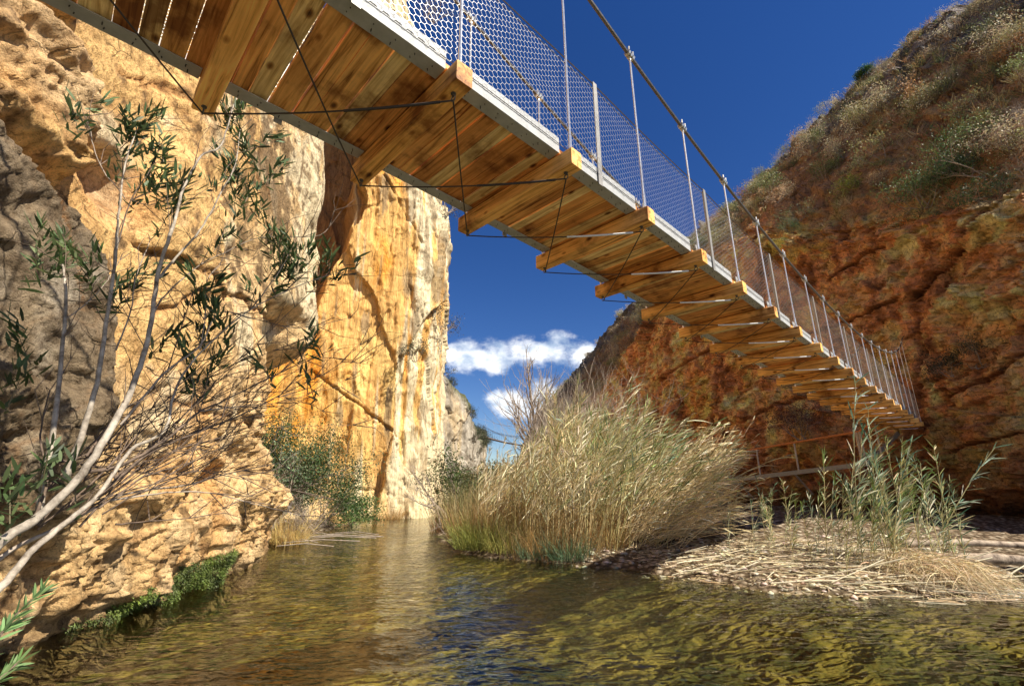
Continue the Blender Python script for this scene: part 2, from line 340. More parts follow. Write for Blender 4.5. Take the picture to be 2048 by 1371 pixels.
for q in (gl, fr): nt.links.new(bp.outputs[0], q.inputs['Normal'])
nt.links.new(fr.outputs[0], ms.inputs[0]); nt.links.new(tr.outputs[0], ms.inputs[1]); nt.links.new(gl.outputs[0], ms.inputs[2]); nt.links.new(ms.outputs[0], o.inputs[0])
wx = warp(760, -30, 30, 0, 2.3); wy = np.concatenate([np.linspace(-25, 3.3, 24)[:-1], 3.3 + (np.exp(np.linspace(0, 1, 620) * 4.6) - 1) / (np.exp(4.6) - 1) * 296])
WX, WY = np.meshgrid(wx, wy); U, W_ = WX.ravel(), WY.ravel(); O_ = 0 * U
wpx = U + .5 * fbm(np.stack([U * .6, W_ * .6, O_], 1), 3, 22); wpy = W_ + .5 * fbm(np.stack([U * .6, W_ * .6, O_ + 5], 1), 3, 23)
def ridg(fx, fy, ang, sd):
    c_, s_ = math.cos(ang), math.sin(ang); return fbm(np.stack([(wpx * c_ + wpy * s_) * fx, (-wpx * s_ + wpy * c_) * fy, O_], 1), 2, sd, ridged=True)
amp_ = .45 + .55 * sst(-.25, .3, fbm(np.stack([U * .28, W_ * .28, O_], 1), 3, 24)); amp_ *= sst(30, 8, W_) * .8 + .2
WZ = ((.0100 * ridg(1.2, 2.9, .30, 25) + .0060 * ridg(2.4, 5.4, -.35, 26)) * amp_ + .006 * fbm(np.stack([U * .9, W_ * 1.2, O_], 1), 3, 21)).reshape(WX.shape); V = np.stack([WX, WY, WZ], -1).reshape(-1, 3)
tag(mesh_np('river_water', V, grid_faces_(len(wy), len(wx)), m, smooth=True), kind='structure')

# ---------------------------------------------------------------- cliffs
def resample(path, dens):
    """points along a polyline, spacing given by dens(x, y)"""
    path = np.array(path, float)
    # Chaikin smoothing
    for _ in range(2):
        q = [path[0]]
        for a, b in zip(path[:-1], path[1:]): q += [a * .75 + b * .25, a * .25 + b * .75]
        path = np.array(q + [path[-1]])
    seg = np.linalg.norm(np.diff(path, axis=0), axis=1); cum = np.r_[0, np.cumsum(seg)]
    s = 0; out = []
    while s < cum[-1]:
        x = np.interp(s, cum, path[:, 0]); y = np.interp(s, cum, path[:, 1]); out.append((x, y)); s += dens(x, y)
    return np.array(out)
def grid_faces(nr, nc):
    i = np.arange(nr - 1)[:, None] * nc + np.arange(nc - 1)[None]
    return np.stack([i, i + 1, i + nc + 1, i + nc], -1).reshape(-1, 4)
def normals2d(P, side):
    T = np.gradient(P, axis=0); k = 9; ker = np.ones(k) / k
    T = np.stack([np.convolve(np.pad(T[:, j], k // 2, mode='edge'), ker, 'valid') for j in (0, 1)], 1)
    T /= np.linalg.norm(T, axis=1)[:, None]; return np.stack([T[:, 1], -T[:, 0]], 1) * side
def blob(Y, Z, y, z, ry, rz, p=1.):
    return np.exp(-(((Y - y) / ry) ** 2 + ((Z - z) / rz) ** 2) ** p)
def mixc(c, c2, f): return c * (1 - f[:, None]) + np.array(c2) * f[:, None]
def plane_noise(P, sc, seed): return fbm(P * sc, 5, seed)

def soft(a, shape, kr=5, kc=7):
    a = a.reshape(shape)
    for ax_, k in ((0, kr), (1, kc)):
        pad = [(0, 0), (0, 0)]; pad[ax_] = (k // 2, k // 2); p = np.pad(a, pad, mode='edge'); cs = np.cumsum(p, axis=ax_); z = np.zeros_like(np.take(cs, [0], ax_)); cs = np.concatenate([z, cs], ax_)
        a = (np.take(cs, range(k, cs.shape[ax_]), ax_) - np.take(cs, range(0, cs.shape[ax_] - k), ax_)) / k
    return a.ravel()
# --- near left cliff
P2 = resample([(-6.5, -6), (-5.4, -2), (-4.8, 1), (-4.5, 4), (-4.55, 6.4), (-4.85, 8.6), (-5.15, 10.6), (-5.35, 12.1), (-5.9, 12.9), (-7.6, 13.6), (-10.5, 15), (-13, 17), (-14, 20)],
              lambda x, y: .016 + .0028 * max(abs(y), 2.5) if y > 1 else .1)
nv = normals2d(P2, 1)
zr = np.concatenate([np.linspace(-.8, 0, 14)[:-1], (np.exp(np.linspace(0, 1, 430) * 1.7) - 1) / (np.exp(1.7) - 1) * 16, np.linspace(16.2, 22, 16)])
S_, Z_ = np.meshgrid(np.arange(len(P2)), zr); X0 = P2[S_, 0]; Y0 = P2[S_, 1]; NX = nv[S_, 0]; NY = nv[S_, 1]
P = np.stack([X0, Y0, Z_], -1).reshape(-1, 3); Y = P[:, 1]; Z = P[:, 2]
Pn = P + .35 * np.stack([fbm(P * .8, 3, 31), fbm(P * .8, 3, 32), fbm(P * .8, 3, 33)], 1)
R = Matrix.Rotation(.8, 3, 'X'); Rn = np.array(R)
Pr = Pn @ Rn.T
f1, e1, r1 = facet(Pr * [.5, .6, .55], 11); f2, e2, r2 = facet(Pr * [1.5, 1.9, 1.2], 12); f3, e3, r3 = facet(Pr * [4.2, 5, 3.4], 13); f1 = soft(f1, S_.shape, 7, 9); f2 = soft(f2, S_.shape, 3, 5)
def wp(px, py, x=-4.75):
    r = ray(px, py); q = r * (x / r[0]); return q[1], q[2] + CAMH
def wblob(px, py, rx, rz, p=1., x=-4.75):
    y, z = wp(px, py, x); return blob(Y, Z, y, z, rx, rz, p)
low = sst(3.2, 1.0, Z + .5 * fbm(P * .5, 3, 5)); low = np.maximum(low, sst(4.6, 3.0, Z) * sst(7.5, 9, Y))
yb = np.interp(Z, *zip(*sorted([wp(*q, -4.2)[::-1] for q in ((-60, 100), (0, 205), (86, 308), (171, 411), (223, 470), (252, 560), (258, 650), (240, 770), (225, 880), (190, 1000))])))
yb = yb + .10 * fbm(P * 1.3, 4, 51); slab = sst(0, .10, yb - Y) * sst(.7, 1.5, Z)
crn_y = np.interp(Z, *zip(*sorted([wp(*q, -4.2)[::-1] for q in ((60, -60), (215, 40), (240, 150), (240, 250), (225, 340), (185, 400))]))) + .12 * fbm(P * 1.6, 4, 67)
crn = sst(0, .12, crn_y - Y) * (1 - slab) * sst(wp(200, 430)[1] - .2, wp(200, 400)[1], Z)
rough = .10 + .9 * np.maximum(low, .8 * crn) + .25 * slab
d = .20 * f1 + rough * (.22 * f2 + .085 * f3) + .14 * fbm(P * 1.6, 5, 41, ridged=True) * rough + .05 * fbm(P * 5, 4, 42) * (.4 + rough) + .018 * fbm(P * 22, 3, 43)
d += .10 * fbm(P * .7, 4, 44) + .035 * facet(Pn * [7, 6, 10], 14)[0] * rough + .035 * fbm(P * 9, 4, 45, ridged=True) * rough
d += .16 * blob(Y, Z, 8.0, .55, .9, .75, 2) + .12 * blob(Y, Z, 6.6, .5, .5, .6, 2) + .1 * blob(Y, Z, 10.4, .5, .6, 1.0, 2) + .15 * blob(Y, Z, 9.4, 1.5, .7, .5, 2) - .35 * sst(9.6, 11.4, Y) * sst(1.5, .5, Z) - .12 * sst(1.2, .2, Z)
d -= 1.7 * blob(Y, Z, 12.4, 3.1, 2.3, 1.5, 2) * sst(.6, 1.5, Z)
d -= .55 * wblob(580, 690, .9, .8, 2, -5.2) + .5 * wblob(540, 660, .5, .7, 2, -5.2) + .35 * wblob(470, 915, .5, .3, 1, -5.0) + .3 * wblob(400, 960, .35, .2, 1, -4.9)
d += .28 * slab + .24 * crn - .4 * wblob(205, 355, .35, .3, 2)
LEDG = np.zeros(len(P))
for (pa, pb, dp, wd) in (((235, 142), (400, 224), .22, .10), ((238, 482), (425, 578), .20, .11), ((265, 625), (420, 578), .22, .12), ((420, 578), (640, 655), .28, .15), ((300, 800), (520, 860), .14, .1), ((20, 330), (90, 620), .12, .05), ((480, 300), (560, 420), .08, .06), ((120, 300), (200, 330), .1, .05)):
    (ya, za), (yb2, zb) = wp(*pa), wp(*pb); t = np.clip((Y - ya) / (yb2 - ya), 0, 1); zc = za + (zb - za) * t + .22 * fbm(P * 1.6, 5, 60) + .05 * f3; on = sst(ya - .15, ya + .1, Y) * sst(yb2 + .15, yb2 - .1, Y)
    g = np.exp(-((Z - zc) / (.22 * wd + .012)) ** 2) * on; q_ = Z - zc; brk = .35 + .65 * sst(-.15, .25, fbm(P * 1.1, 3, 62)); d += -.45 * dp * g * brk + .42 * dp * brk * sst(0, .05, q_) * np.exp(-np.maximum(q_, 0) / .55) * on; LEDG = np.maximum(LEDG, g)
lean = .045 * np.maximum(Z - 5, 0) + .02 * np.maximum(Z - 9, 0) ** 1.5
d = d - lean - .6 * np.maximum(Z - 15.5, 0)
V = np.stack([X0.ravel() + NX.ravel() * d, Y + NY.ravel() * d, Z], 1)
c = np.tile(np.array([.76, .58, .34]), (len(P), 1))
nA = fbm(P * .55, 4, 71); nB = fbm(P * 1.5, 5, 72); nC = fbm(P * [3, 3, 1.2], 4, 73); nD = fbm(P * 4.5, 5, 74)
och = sst(-.25, .3, nA + .3 * nB + .6 * wblob(320, 350, 1.8, 2.6) - .75 * sst(8.2, 9.6, Y)); c = mixc(c, (.84, .55, .26), och)
c = mixc(c, (.84, .56, .33), .6 * sst(.0, .35, nB) * sst(8.2, 5.5, Y)); c = mixc(c, (.80, .74, .56), .85 * sst(.0, .3, nB + .5 * sst(9, 10.5, Y) * sst(4, 6, Z) - .12 + .5 * wblob(470, 690, .8, .8)))
c = mixc(c, (.20, .14, .08), .85 * sst(.06, .26, nD + .55 * wblob(540, 340, 1.0, 1.6) + .35 * wblob(600, 420, .9, 1.2) + .35 * wblob(470, 500, .5, .8) - .12))
c = mixc(c, (.60, .38, .20), .6 * low * sst(-.2, .3, nA + nB)); c = mixc(c, (.86, .72, .50), .65 * low * sst(0, .3, nC))
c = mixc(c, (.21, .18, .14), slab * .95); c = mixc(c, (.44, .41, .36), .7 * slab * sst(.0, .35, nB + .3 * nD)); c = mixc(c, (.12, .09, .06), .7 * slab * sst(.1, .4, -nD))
c = mixc(c, (.66, .48, .28), .8 * crn * sst(-.3, .2, nB)); c = mixc(c, (.22, .15, .09), .7 * crn * sst(.05, .35, nD)); c = mixc(c, (.45, .22, .08), .6 * wblob(210, 370, .35, .35))
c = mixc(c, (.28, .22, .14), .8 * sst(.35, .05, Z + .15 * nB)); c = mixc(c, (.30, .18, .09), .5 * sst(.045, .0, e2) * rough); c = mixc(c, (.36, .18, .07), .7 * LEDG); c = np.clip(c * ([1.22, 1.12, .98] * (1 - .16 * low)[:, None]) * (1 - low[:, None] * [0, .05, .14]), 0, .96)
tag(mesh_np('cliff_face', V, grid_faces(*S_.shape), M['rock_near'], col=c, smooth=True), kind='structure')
LEFTG = (V.reshape(S_.shape + (3,)))

# --- orange buttress standing in the river
P2 = resample([(-19, 14), (-14.0, 17.5), (-11.3, 19.0), (-10.6, 20.9), (-10.4, 21.9), (-8.2, 23.2), (-5.6, 24.0), (-3.9, 24.7), (-3.4, 25.6), (-3.6, 29), (-5.5, 38), (-9, 46)], lambda x, y: .05 if y < 26.5 and x > -12.5 else .2)
nv = normals2d(P2, 1)
zr = np.concatenate([np.linspace(-.8, 0, 6)[:-1], np.linspace(0, 36, 520)]); S_, Z_ = np.meshgrid(np.arange(len(P2)), zr)
X0 = P2[S_, 0].ravel(); Y0 = P2[S_, 1].ravel(); Z = Z_.ravel(); P = np.stack([X0, Y0, Z], 1)
Ps = P * [.55, .55, .07]; st = fbm(Ps * 1.6, 5, 101); st2 = fbm(P * [2.6, 2.6, .16], 4, 102)
f1, e1, r1 = facet((P + .6 * fbm(P * .3, 3, 103)[:, None]) * [.22, .22, .10], 104); f2, e2, r2 = facet(P * [.9, .9, .5] + st2[:, None] * .4, 105)
d = .55 * f1 + .12 * f2 + .35 * st + .10 * st2 + .05 * fbm(P * 2.2, 5, 106) + .05 * fbm(P * [1.2, 1.2, .2], 4, 107, ridged=True) + .06 * facet(P * [2.2, 2.2, 1.6], 109)[0]
edgeR = sst(-5.9, -4.4, X0); d += .25 * edgeR * fbm(P * [1.0, 1.0, .35], 4, 108, ridged=True)
# diagonal seams
for (xa, za, xb, zb, dp, wd) in ((-8.9, 6.9, -4.9, 3.9, .20, .09), (-8.6, 1.75, -4.2, .9, .14, .07), (-7.3, 20.5, -4.4, 14.7, .34, .16)):
    t = np.clip((X0 - xa) / (xb - xa), 0, 1); zc = za + (zb - za) * t + .12 * fbm(P * .9, 4, 110); on = sst(xa - .2, xa + .2, X0) * sst(xb + .3, xb - .3, X0)
    q_ = Z - zc - .10 * fbm(P * 2.5, 4, 114); brk = .3 + .7 * sst(-.15, .2, fbm(P * .7, 3, 116)); d += (-.8 * dp * np.exp(-(q_ / (wd * .55)) ** 2) + .4 * dp * sst(0, .12, q_) * np.exp(-np.maximum(q_, 0) / 1.6)) * on * brk
d += .55 * sst(1.6, .0, Z) * .5
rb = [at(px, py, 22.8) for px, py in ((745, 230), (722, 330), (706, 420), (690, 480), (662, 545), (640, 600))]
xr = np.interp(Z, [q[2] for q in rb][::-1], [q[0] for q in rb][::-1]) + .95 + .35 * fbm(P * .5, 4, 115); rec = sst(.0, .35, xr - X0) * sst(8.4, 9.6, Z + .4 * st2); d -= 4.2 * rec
shear = np.interp(Z, [0, 8, 17, 23, 30, 36], [-.75, -.95, -1.0, -1.7, -3.1, -4.6])
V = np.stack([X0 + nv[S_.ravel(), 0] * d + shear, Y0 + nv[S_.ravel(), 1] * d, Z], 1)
c = np.tile(np.array([.78, .50, .20]), (len(P), 1)); nA = fbm(P * [.5, .5, .14], 4, 111); nB = fbm(P * [1.3, 1.3, .35], 5, 112)
c = mixc(c, (.82, .40, .07), sst(.0, .4, nA + .4 * nB)); c = mixc(c, (.84, .62, .27), .8 * sst(.05, .4, nB))
c = mixc(c, (.80, .73, .56), sst(.05, .3, st2 + .6 * edgeR - .24 + .35 * sst(6, 1, Z)))
c = mixc(c, (.80, .68, .46), .5 * sst(3, .5, Z))
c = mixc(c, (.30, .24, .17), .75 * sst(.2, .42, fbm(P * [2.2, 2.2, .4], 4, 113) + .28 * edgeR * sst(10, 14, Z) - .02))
c = mixc(c, (.78, .42, .10), .35 * blob(X0, Z, -10, 6, 1, 1.6)); c = mixc(c, (.28, .16, .08), .9 * rec); c = np.clip(c * [1.12, 1.06, .92], 0, .95)  # recess painted dark brown: its shade is put into the rock colour
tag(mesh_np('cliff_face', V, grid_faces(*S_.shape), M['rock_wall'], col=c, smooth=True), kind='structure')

# --- far left cliff
P2 = resample([(-26, 40), (-16, 47), (-11, 52), (-8.2, 57), (-5.2, 63), (-4.5, 65), (-4.3, 70), (-5.5, 90)], lambda x, y: .14)
nv = normals2d(P2, 1); nz = 150; tt = np.linspace(0, 1.25, nz); S_, T_ = np.meshgrid(np.arange(len(P2)), tt)
X0 = P2[S_, 0].ravel(); Y0 = P2[S_, 1].ravel()
top = np.interp(X0, [-30, -16, -11, -8.6, -6.2, -4.6, -4.0], [30, 25, 20.5, 17.0, 13.0, 9.2, 7.5]) + 1.0 * fbm(np.stack([X0, Y0, 0 * X0], 1) * .35, 4, 121)
Z = np.minimum(T_.ravel(), 1) * top + np.maximum(T_.ravel() - 1, 0) * 18 - .8; back = np.maximum(T_.ravel() - .93, 0) * 30
P = np.stack([X0, Y0, Z], 1); f1, e1, r1 = facet(P * [.2, .2, .13], 122); st = fbm(P * [.8, .8, .09], 4, 123)
d = .9 * f1 + .6 * st + .2 * fbm(P * .9, 4, 124) + .25 * facet(P * .7, 125)[0] - back
V = np.stack([X0 + nv[S_.ravel(), 0] * d, Y0 + nv[S_.ravel(), 1] * d, Z], 1)
c = np.tile(np.array([.48, .44, .37]), (len(P), 1)); c = mixc(c, (.62, .47, .26), .7 * sst(.1, .4, fbm(P * [.4, .4, .1], 4, 126))); c = mixc(c, (.22, .19, .15), .8 * sst(.05, .4, fbm(P * [.9, .9, .25], 4, 127)))
c = mixc(c, (.10, .11, .05), sst(.86, .97, T_.ravel() + .1 * f1))
tag(mesh_np('cliff_face', V, grid_faces(*S_.shape), M['rock_wall'], col=c, smooth=True), kind='structure')
FARG = V.reshape(S_.shape + (3,))

# --- right hillside: reddish cliff below, scrubby slope, grey crest
RP = [(2.0, 130), (3.4, 80), (5.0, 55), (7.4, 36), (9.7, 26.5), (10.9, 22), (12.2, 18.2), (13.1, 15.6), (13.5, 13), (13.6, 11.0), (14.9, 9.9), (17, 9.9), (22, 10.8), (30, 13)]
P2 = resample(RP, lambda x, y: (.02 + .0042 * math.hypot(x, y)) if x < 17 else .25)
nv = normals2d(P2, 1)                                # pointing to the river
H1 = np.array([(1010, 905), (1060, 880), (1200, 790), (1280, 660), (1330, 610), (1390, 560), (1500, 440), (1560, 450), (1640, 470), (1750, 440), (1850, 420), (2048, 385), (2300, 300), (3200, 100)], float)
H2 = np.array([(1010, 900), (1040, 893), (1060, 862), (1100, 800), (1190, 697), (1230, 640), (1290, 588), (1340, 525), (1385, 468), (1440, 425), (1500, 386), (1600, 290), (1700, 190), (1760, 128), (1850, 58), (1950, -5), (2100, -90), (2300, -190), (3200, -500)], float)
def solve_z(XY, line):
    z = np.full(len(XY), 8.)
    for _ in range(60):
        px, _py = project(np.stack([XY[:, 0], XY[:, 1], z], 1)); px = np.clip(px, 1000, 3200); py = np.interp(px, line[:, 0], line[:, 1])
        Yp = (685.5 - py) / FPX; r = (sP + Yp * cP) / (cP - Yp * sP); zn = CAMH + XY[:, 1] * r; z = z * .6 + zn * .4
    return z
lim = P2[:, 0] < 15.5
ker = np.ones(31) / 31
def smooth1(z): return np.convolve(np.pad(z, 15, mode='edge'), ker, 'valid')
nsm = np.stack([smooth1(nv[:, 0]), smooth1(nv[:, 1])], 1); nsm /= np.linalg.norm(nsm, axis=1)[:, None]
ext = (P2[:, 0] > 15.5) & (P2[:, 1] < 60)
sb = np.where(ext, 6.0, np.interp(P2[:, 1], [9, 15, 25, 40, 80, 130], [8.5, 7.5, 7, 6, 5, 5]))
bk = np.where(ext, 1.0, 25.0)
offd = -nsm.copy(); tip = (P2[:, 1] < 11.8); offd[tip] = (.93, .36); offd = np.stack([smooth1(offd[:, 0]), smooth1(offd[:, 1])], 1)
crest = P2 + offd * sb[:, None]; browp = P2 + offd * .9
i0 = np.where(lim)[0][-1]
z1 = solve_z(browp, H1); z1[i0 + 1:] = z1[i0]; z1 = smooth1(np.clip(z1, 2, 16))
z2 = solve_z(crest, H2); z2[i0 + 1:] = z2[i0]; z2 = np.clip(z2, 3, 40)
z2 = np.maximum(z2, z1 + 1.5)
nz1, nz2, nz3 = 300, 260, 30
t1 = np.linspace(0, 1, nz1); t2 = np.linspace(0, 1, nz2)[1:]; t3 = np.linspace(0, 1, nz3)[1:]
rowsXY = []; rowsZ = []; rowsT = []
for t in t1: rowsXY.append(P2 + (browp - P2) * (t ** 2)); rowsZ.append(-.6 + (z1 + .6) * t); rowsT.append(t)
for t in t2:
    rowsXY.append(browp + (crest - browp) * t); rowsZ.append(z1 + (z2 - z1) * (t ** .9)); rowsT.append(1 + t)
for t in t3: rowsXY.append(crest + offd * (bk * t)[:, None]); rowsZ.append(z2 + .5 * np.sin(t * 3) - 12 * t * t); rowsT.append(2 + t)
XY = np.array(rowsXY); Zg = np.array(rowsZ); T = np.repeat(np.array(rowsT)[:, None], len(P2), 1).ravel()
P = np.concatenate([XY, Zg[..., None]], -1).reshape(-1, 3); NN = np.tile(nsm, (len(XY), 1)).reshape(-1, 2)
wob = .28 * np.stack([fbm(P * .4, 3, 131), fbm(P * .4, 3, 132), fbm(P * .4, 3, 133)], 1)
Rr = np.array(Matrix.Rotation(.6, 3, 'Y') @ Matrix.Rotation(.35, 3, 'X')); Pq = (P + wob) @ Rr.T
f1, e1, r1 = facet(Pq * [.24, .30, .34], 134); f2, e2, r2 = facet(Pq * [.7, .8, 1.1], 135); f3, e3, r3 = facet(Pq * [2.0, 2.2, 3.2], 136); f4, e4, r4 = facet(Pq * [5, 5, 7], 140)
up = sst(.95, 1.1, T); crest_f = sst(1.52, 1.72, T + .1 * fbm(P * .4, 3, 139)) * sst(2.2, 2.05, T)
dist = np.clip(np.hypot(P[:, 0], P[:, 1]), 8, 60) / 16
fr_ = .38 * f1 + .27 * f2 + .20 * f3 + .11 * f4 + .07 * fbm(P * 4, 4, 137) + .14 * fbm(P * 1.1, 4, 138, ridged=True)
d = fr_ * np.where(T < 1, .9, 1.0) + crest_f * (.35 * f2 + .2 * f3)
d += .7 * blob(T, T, .93, .93, .06, 9) * (.3 + f1) - .35 * blob(T, T, 1.03, 1.03, .05, 9)
arc = np.r_[0, np.cumsum(np.linalg.norm(np.diff(P2, axis=0), axis=1))]; ARC = np.tile(arc, (len(XY), 1)).ravel(); bpx, bpy_ = project(P); seam = np.zeros(len(P))
def sz_at(px, py):
    k_ = int(np.argmin((bpx - px) ** 2 + (bpy_ - py) ** 2 + np.where(T > 1.2, 1e6, 0))); return ARC[k_], P[k_, 2]
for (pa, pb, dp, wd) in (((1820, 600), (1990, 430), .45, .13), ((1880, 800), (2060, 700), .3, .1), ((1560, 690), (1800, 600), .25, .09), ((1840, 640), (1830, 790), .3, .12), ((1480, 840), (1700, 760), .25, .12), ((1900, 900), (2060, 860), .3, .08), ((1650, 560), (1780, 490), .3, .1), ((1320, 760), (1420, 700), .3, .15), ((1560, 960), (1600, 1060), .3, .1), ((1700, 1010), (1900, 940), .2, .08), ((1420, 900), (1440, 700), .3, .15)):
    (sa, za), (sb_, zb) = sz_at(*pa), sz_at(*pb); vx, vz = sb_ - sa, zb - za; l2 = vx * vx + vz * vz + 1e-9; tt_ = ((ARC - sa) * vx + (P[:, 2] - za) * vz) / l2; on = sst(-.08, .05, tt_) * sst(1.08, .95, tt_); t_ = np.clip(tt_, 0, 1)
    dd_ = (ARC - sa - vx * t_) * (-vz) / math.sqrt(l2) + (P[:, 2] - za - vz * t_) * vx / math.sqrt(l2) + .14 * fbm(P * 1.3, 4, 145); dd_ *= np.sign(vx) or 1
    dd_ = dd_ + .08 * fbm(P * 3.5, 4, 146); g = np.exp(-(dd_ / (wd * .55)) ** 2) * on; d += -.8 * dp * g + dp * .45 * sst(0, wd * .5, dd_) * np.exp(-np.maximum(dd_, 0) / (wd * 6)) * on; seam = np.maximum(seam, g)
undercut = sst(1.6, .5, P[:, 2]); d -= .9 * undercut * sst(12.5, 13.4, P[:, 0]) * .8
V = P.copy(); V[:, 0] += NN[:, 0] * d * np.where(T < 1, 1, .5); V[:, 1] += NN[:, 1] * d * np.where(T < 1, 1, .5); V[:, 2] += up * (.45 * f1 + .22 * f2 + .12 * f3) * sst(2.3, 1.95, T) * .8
c = np.tile(np.array([.54, .30, .15]), (len(P), 1)); nA = fbm(P * .35, 5, 141); nB = fbm(P * 1.1, 5, 142); nC = fbm(P * [1.5, 1.5, .5], 4, 143)
c = mixc(c, (.70, .36, .13), sst(.0, .35, nA + .3 * nB)); c = mixc(c, (.64, .44, .28), .7 * sst(.05, .35, nB)); c = mixc(c, (.62, .36, .16), .5 * sst(.1, .4, nC))
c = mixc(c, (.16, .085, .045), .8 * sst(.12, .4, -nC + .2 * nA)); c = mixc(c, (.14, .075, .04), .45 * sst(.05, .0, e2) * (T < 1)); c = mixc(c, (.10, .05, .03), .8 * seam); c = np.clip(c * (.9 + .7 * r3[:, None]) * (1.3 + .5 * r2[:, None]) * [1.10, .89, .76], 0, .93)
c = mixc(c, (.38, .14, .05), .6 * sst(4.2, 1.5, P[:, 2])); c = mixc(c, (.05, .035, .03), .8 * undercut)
slope = up * (1 - crest_f); c = mixc(c, (.36, .23, .14), .6 * slope); c = mixc(c, (.14, .13, .06), .5 * slope * sst(0, .25, nB)); c = mixc(c, (.46, .26, .14), .7 * slope * sst(.0, .2, -nA))
c = mixc(c, (.27, .26, .27), .92 * crest_f); c = mixc(c, (.46, .45, .44), .6 * crest_f * sst(.1, .3, nB)); c = mixc(c, (.07, .07, .075), .6 * crest_f * sst(.0, .3, nC))
far = sst(26, 33, P[:, 1]) * up; c = mixc(c, (.15, .145, .14), .6 * far)
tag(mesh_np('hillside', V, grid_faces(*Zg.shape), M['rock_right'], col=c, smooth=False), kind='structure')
HG = V.reshape(Zg.shape + (3,)); HT = np.array(rowsT)

# low far hill closing the gorge
P2 = np.stack([np.linspace(-40, 40, 120), 150 + 0 * np.linspace(0, 1, 120)], 1); S_, T_ = np.meshgrid(np.arange(120), np.linspace(0, 1, 30))
X0 = P2[S_, 0].ravel(); P = np.stack([X0, 150 + 40 * T_.ravel(), T_.ravel() * (9 + 1.5 * np.sin(X0 * .12))], 1); P[:, 2] += .9 * fbm(P * .15, 4, 151)
tag(mesh_np('far_hill', P, grid_faces(30, 120), M['rock_right'], col=np.tile([.13, .13, .07], (len(P), 1)), smooth=True), kind='structure')

# ---------------------------------------------------------------- the suspension bridge
TH = .802; AX = np.array([math.sin(TH), math.cos(TH), 0]); LF = np.array([-math.cos(TH), math.sin(TH), 0]); SP = 1.019; NB = 18.35
def bz(i):
    i = np.asarray(i, float); p = np.polyval([-1.0317e-5, 4.0529e-4, -4.7046e-3, -9.378e-3, 3.68549], np.clip(i, -1, 17))
    return p + np.where(i < -1, (i + 1) * -.004, 0) + np.where(i > 17, (i - 17) * -.02, 0)
def B(i, wd, h): return np.array([-.312, 2.102, 0]) + AX * SP * i + LF * wd + np.array([0, 0, float(bz(i)) + h])
base = B(6, .65, 0)
BR = empty('suspension_bridge', base, 'timber decked suspension footbridge with white edge channels crossing the river overhead', 'footbridge')
I0 = -6
def woodcol():
    k = random.random(); a = np.array([.92, .52, .18]); b = np.array([.66, .28, .08]); c = np.array([.95, .72, .36])
    return (a * k + b * (1 - k)) if random.random() < .7 else c * (.8 + .3 * random.random())
# planks: built in the bridge's own frame (x along, y across) so that the grain runs along each plank
class FB(MB): pass
FR = Matrix(((AX[0], LF[0], 0, 0), (AX[1], LF[1], 0, 0), (0, 0, 1, 0), (0, 0, 0, 1)))
def part_fr(mb, name, m, root=BR):
    """part kept in an axis-aligned frame: local x = bridge axis, y = across"""
    o = mb.build(name, m, root); o.rotation_euler = (0, 0, math.atan2(AX[1], AX[0])); return o
def LB(i, wd, h):
    """bridge-frame coordinates relative to base"""
    p = B(i, wd, h) - base; return np.array([p @ AX, p @ LF, p[2]])
dk = MB(); i = I0 + .02
while i < NB:
    wi = random.choice((.088, .104, .118, .13)); i2 = i + wi
    w0 = .115 + random.uniform(-.006, .006); w1 = 1.19 + random.uniform(-.006, .006); dz = random.uniform(0, .006)
    c8 = [LB(i, w0, .148 + dz), LB(i2, w0, .148 + dz), LB(i2, w1, .148 + dz), LB(i, w1, .148 + dz), LB(i, w0, .188), LB(i2, w0, .188), LB(i2, w1, .188), LB(i, w1, .188)]
    dk.hexa(c8, woodcol()); i = i2 + (.012 if random.random() < .18 else .005)
part_fr(dk, 'deck_planks', M['wood'])
eye_l = []; eye_r = []
for n in range(I0, 19):
    m_ = MB(); h1 = .137; x1 = .115; c = np.array([.92, .52, .17]) * random.uniform(.8, 1.2)
    if n % 3 == 0: c = c * np.array([.95, .9, .8])
    bev = .006; pr_ = [(bev, 0), (x1 - bev, 0), (x1, bev), (x1, h1 - bev), (x1 - bev, h1), (bev, h1), (0, h1 - bev), (0, bev)]
    ends = []
    for wd in (0., .004, 1.296, 1.30):
        k = .985 if wd in (0., 1.30) else 1.
        ends.append([LB(n, wd, 0) + [(x - x1 / 2) * k + x1 / 2, 0, (z - h1 / 2) * k + h1 / 2] for x, z in pr_])
    Vb = np.array(ends).reshape(-1, 3); Fb = [(a * 8 + q, a * 8 + (q + 1) % 8, a * 8 + 8 + (q + 1) % 8, a * 8 + 8 + q) for a in range(3) for q in range(8)]
    for e, fl in ((0, 0), (24, 1)):
        for q in range(1, 6, 2): f = [e, e + q, e + q + 1, e + q + 2]; Fb.append(f if fl else f[::-1])
    m_.add(Vb, Fb, c); bm = part_fr(m_, 'cross_beam', M['wood'])
    for wd, lst in ((.10, eye_r), (1.23, eye_l)):
        e = MB(); p = LB(n + .055, wd, 0); e.tube([p + [0, 0, .01], p + [0, 0, -.02]], .007)
        a_ = np.linspace(0, 2 * math.pi, 11); e.tube([p + [0, .018 * math.sin(t), -.036 + .018 * math.cos(t)] for t in a_], .0045, 5)
        e.tube([p + [0, 0, .001], p + [0, 0, -.006]], .016, 8)
        eb = e.build('eye_bolt', M['cable'], bm)
        lst.append(B(n + .055, wd, -.05))
